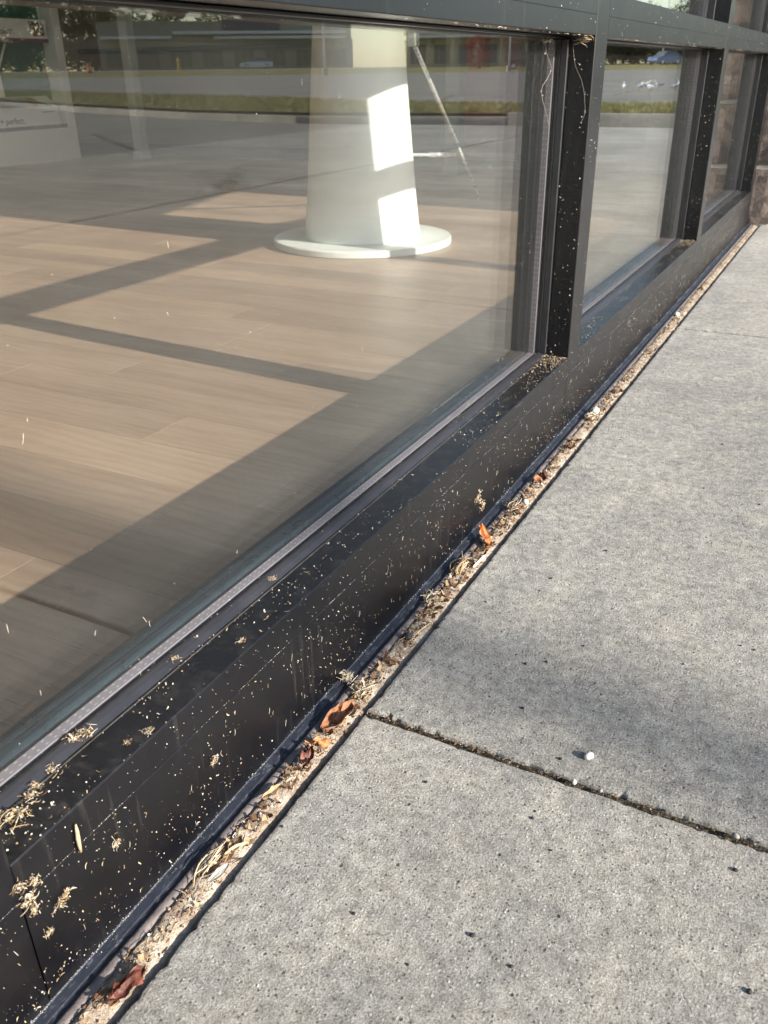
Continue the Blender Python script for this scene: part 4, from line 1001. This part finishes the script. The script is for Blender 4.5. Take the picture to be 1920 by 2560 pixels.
def lamp(az, d, h, label):
    x, y = pol(az, d); t = empty('lamp_post', label, 'lamp post', (x, y, gz(x, y)), R_(-az), 'lamp posts on the lot')
    m = MB(); m.lathe([(.22, -.1), (.22, .5), (.20, .52)], 12); obj('base', m, M['kerb_concrete'], t)
    m = MB(); m.tube([(0, 0, .5), (0, 0, h)], [.09, .065], 10); obj('pole', m, M['pole_paint'], t, smooth=True)
    m = MB(); m.tube([(-.7, 0, h), (.7, 0, h)], .04, 8); obj('arm', m, M['pole_paint'], t)
    for s in (-1, 1):
        m = MB(); m.box(s * .85 - .25, s * .85 + .25, -.16, .16, h - .04, h + .09, .03); obj('lamp_head', m, M['pole_paint'], t)
lamp(30.75, 80, 7.5, 'white lamp post mirrored across the conical pedestal')
lamp(19.9, 92, 7.5, 'white lamp post mirrored beside the red tree')
lamp(11.35, 127, 7.5, 'white lamp post mirrored behind the blue car')
x, y = 20.25, -.875
t = empty('lamp_post', 'slim lamp post out on the lot whose soft shadow crosses the pavement', 'lamp post', (x, y, gz(x, y)), 0, 'lamp posts on the lot')
m = MB(); m.lathe([(.2, -.1), (.2, .45), (.18, .47)], 12); obj('base', m, M['kerb_concrete'], t)
m = MB(); m.tube([(0, 0, .45), (0, 0, 9.0)], [.062, .056], 12); obj('pole', m, M['pole_paint'], t, smooth=True)
m = MB(); m.box(-.3, .3, -.16, .16, 8.96, 9.1, .03); obj('lamp_head', m, M['pole_paint'], t)
x, y = pol(44.35, 121); t = empty('traffic_barrel', 'orange traffic barrel mirrored on the far verge', 'barrel', (x, y, gz(x, y)))
m = MB(); m.lathe([(.30, 0), (.28, .35), (.26, .36), (.25, .7), (.23, .71), (.22, 1.05), (.1, 1.1)], 16); obj('drum', m, M['safety_orange'], t)
m = MB(); m.lathe([(.42, 0), (.42, .06), (.31, .08)], 16); obj('foot', m, M['tyre'], t)
m = MB(); m.lathe([(.268, .45), (.262, .6)], 16); obj('white_band', m, M['white_bit'], t)
x, y = pol(39.35, 131); t = empty('bollard', 'yellow bollard mirrored in front of the long shop building', 'bollard', (x, y, gz(x, y)))
m = MB(); m.lathe([(.2, -.1), (.2, 1.3), (.16, 1.42), (.05, 1.48)], 14); obj('post', m, M['safety_yellow'], t)
m = MB(); m.lathe([(.205, .9), (.205, 1.02)], 14); obj('band', m, M['tyre'], t)

# gulls on the lot
gb = MB(); n = 10
for (sx, sz, rw, rh) in [(-.20, .205, .006, .004), (-.15, .205, .03, .018), (-.08, .205, .055, .048), (0, .21, .066, .062), (.07, .225, .058, .056), (.11, .255, .036, .038), (.125, .29, .030, .032), (.145, .325, .033, .034), (.165, .335, .027, .026), (.185, .33, .012, .012), (.225, .322, .003, .004)]:
    for j in range(n):
        w_ = 2 * math.pi * j / n; gb.v.append((sx, rw * math.cos(w_), sz + rh * math.sin(w_)))
for i in range(10):
    for j in range(n): gb.f.append((i * n + j, (i + 1) * n + j, (i + 1) * n + (j + 1) % n, i * n + (j + 1) % n)); gb.m.append(0)
gbody = gb.mesh('body', M['gull_white'], True)
wb_ = MB(); wb_.add([(.09, .055, .24), (.03, .07, .25), (-.10, .06, .235), (-.24, .02, .215), (-.12, .066, .205), (0, .074, .195), (.07, .066, .20)], [(0, 1, 6), (1, 5, 6), (1, 2, 4, 5), (2, 3, 4)]); wl = wb_.mesh('wing', M['gull_grey'])
wb2 = MB(); wb2.add([(v[0], -v[1], v[2]) for v in wb_.v], [tuple(reversed(f)) for f in wb_.f]); wr = wb2.mesh('wing', M['gull_grey'])
lg = MB(); lg.tube([(0, 0, .16), (.01, 0, .08), (0, 0, .006)], .006, 5); lg.add([(-.01, 0, .002), (.05, -.03, .002), (.06, 0, .003), (.05, .03, .002)], [(0, 1, 2, 3)]); lgm = lg.mesh('leg', M['gull_leg'])
for i, (x, y, rz) in enumerate([(4.95, 24.4, 1.9), (5.25, 26.4, 2.6), (4.68, 24.45, .4), (4.9, 26.5, -.6), (4.12, 24.5, 2.2), (5.45, 24.9, 1.2)]):
    t = empty('gull', ('white gull with grey wings in the middle of the gulls on the lot', 'farther gull left of the middle among the gulls on the lot', 'gull close beside the middle gull on the lot', 'farthest gull of the flock on the parking lot', 'rightmost white gull of the flock on the parking lot', 'leftmost white gull of the flock on the parking lot')[i], 'bird', (x, y, gz(x, y)), rz, 'gulls on the parking lot')
    t.scale = (.8, .8, .8)
    obj('body', gbody, None, t); obj('wing', wl, None, t); obj('wing', wr, None, t)
    for s in (-.025, .025): obj('leg', lgm, None, t, (.02, s, 0))
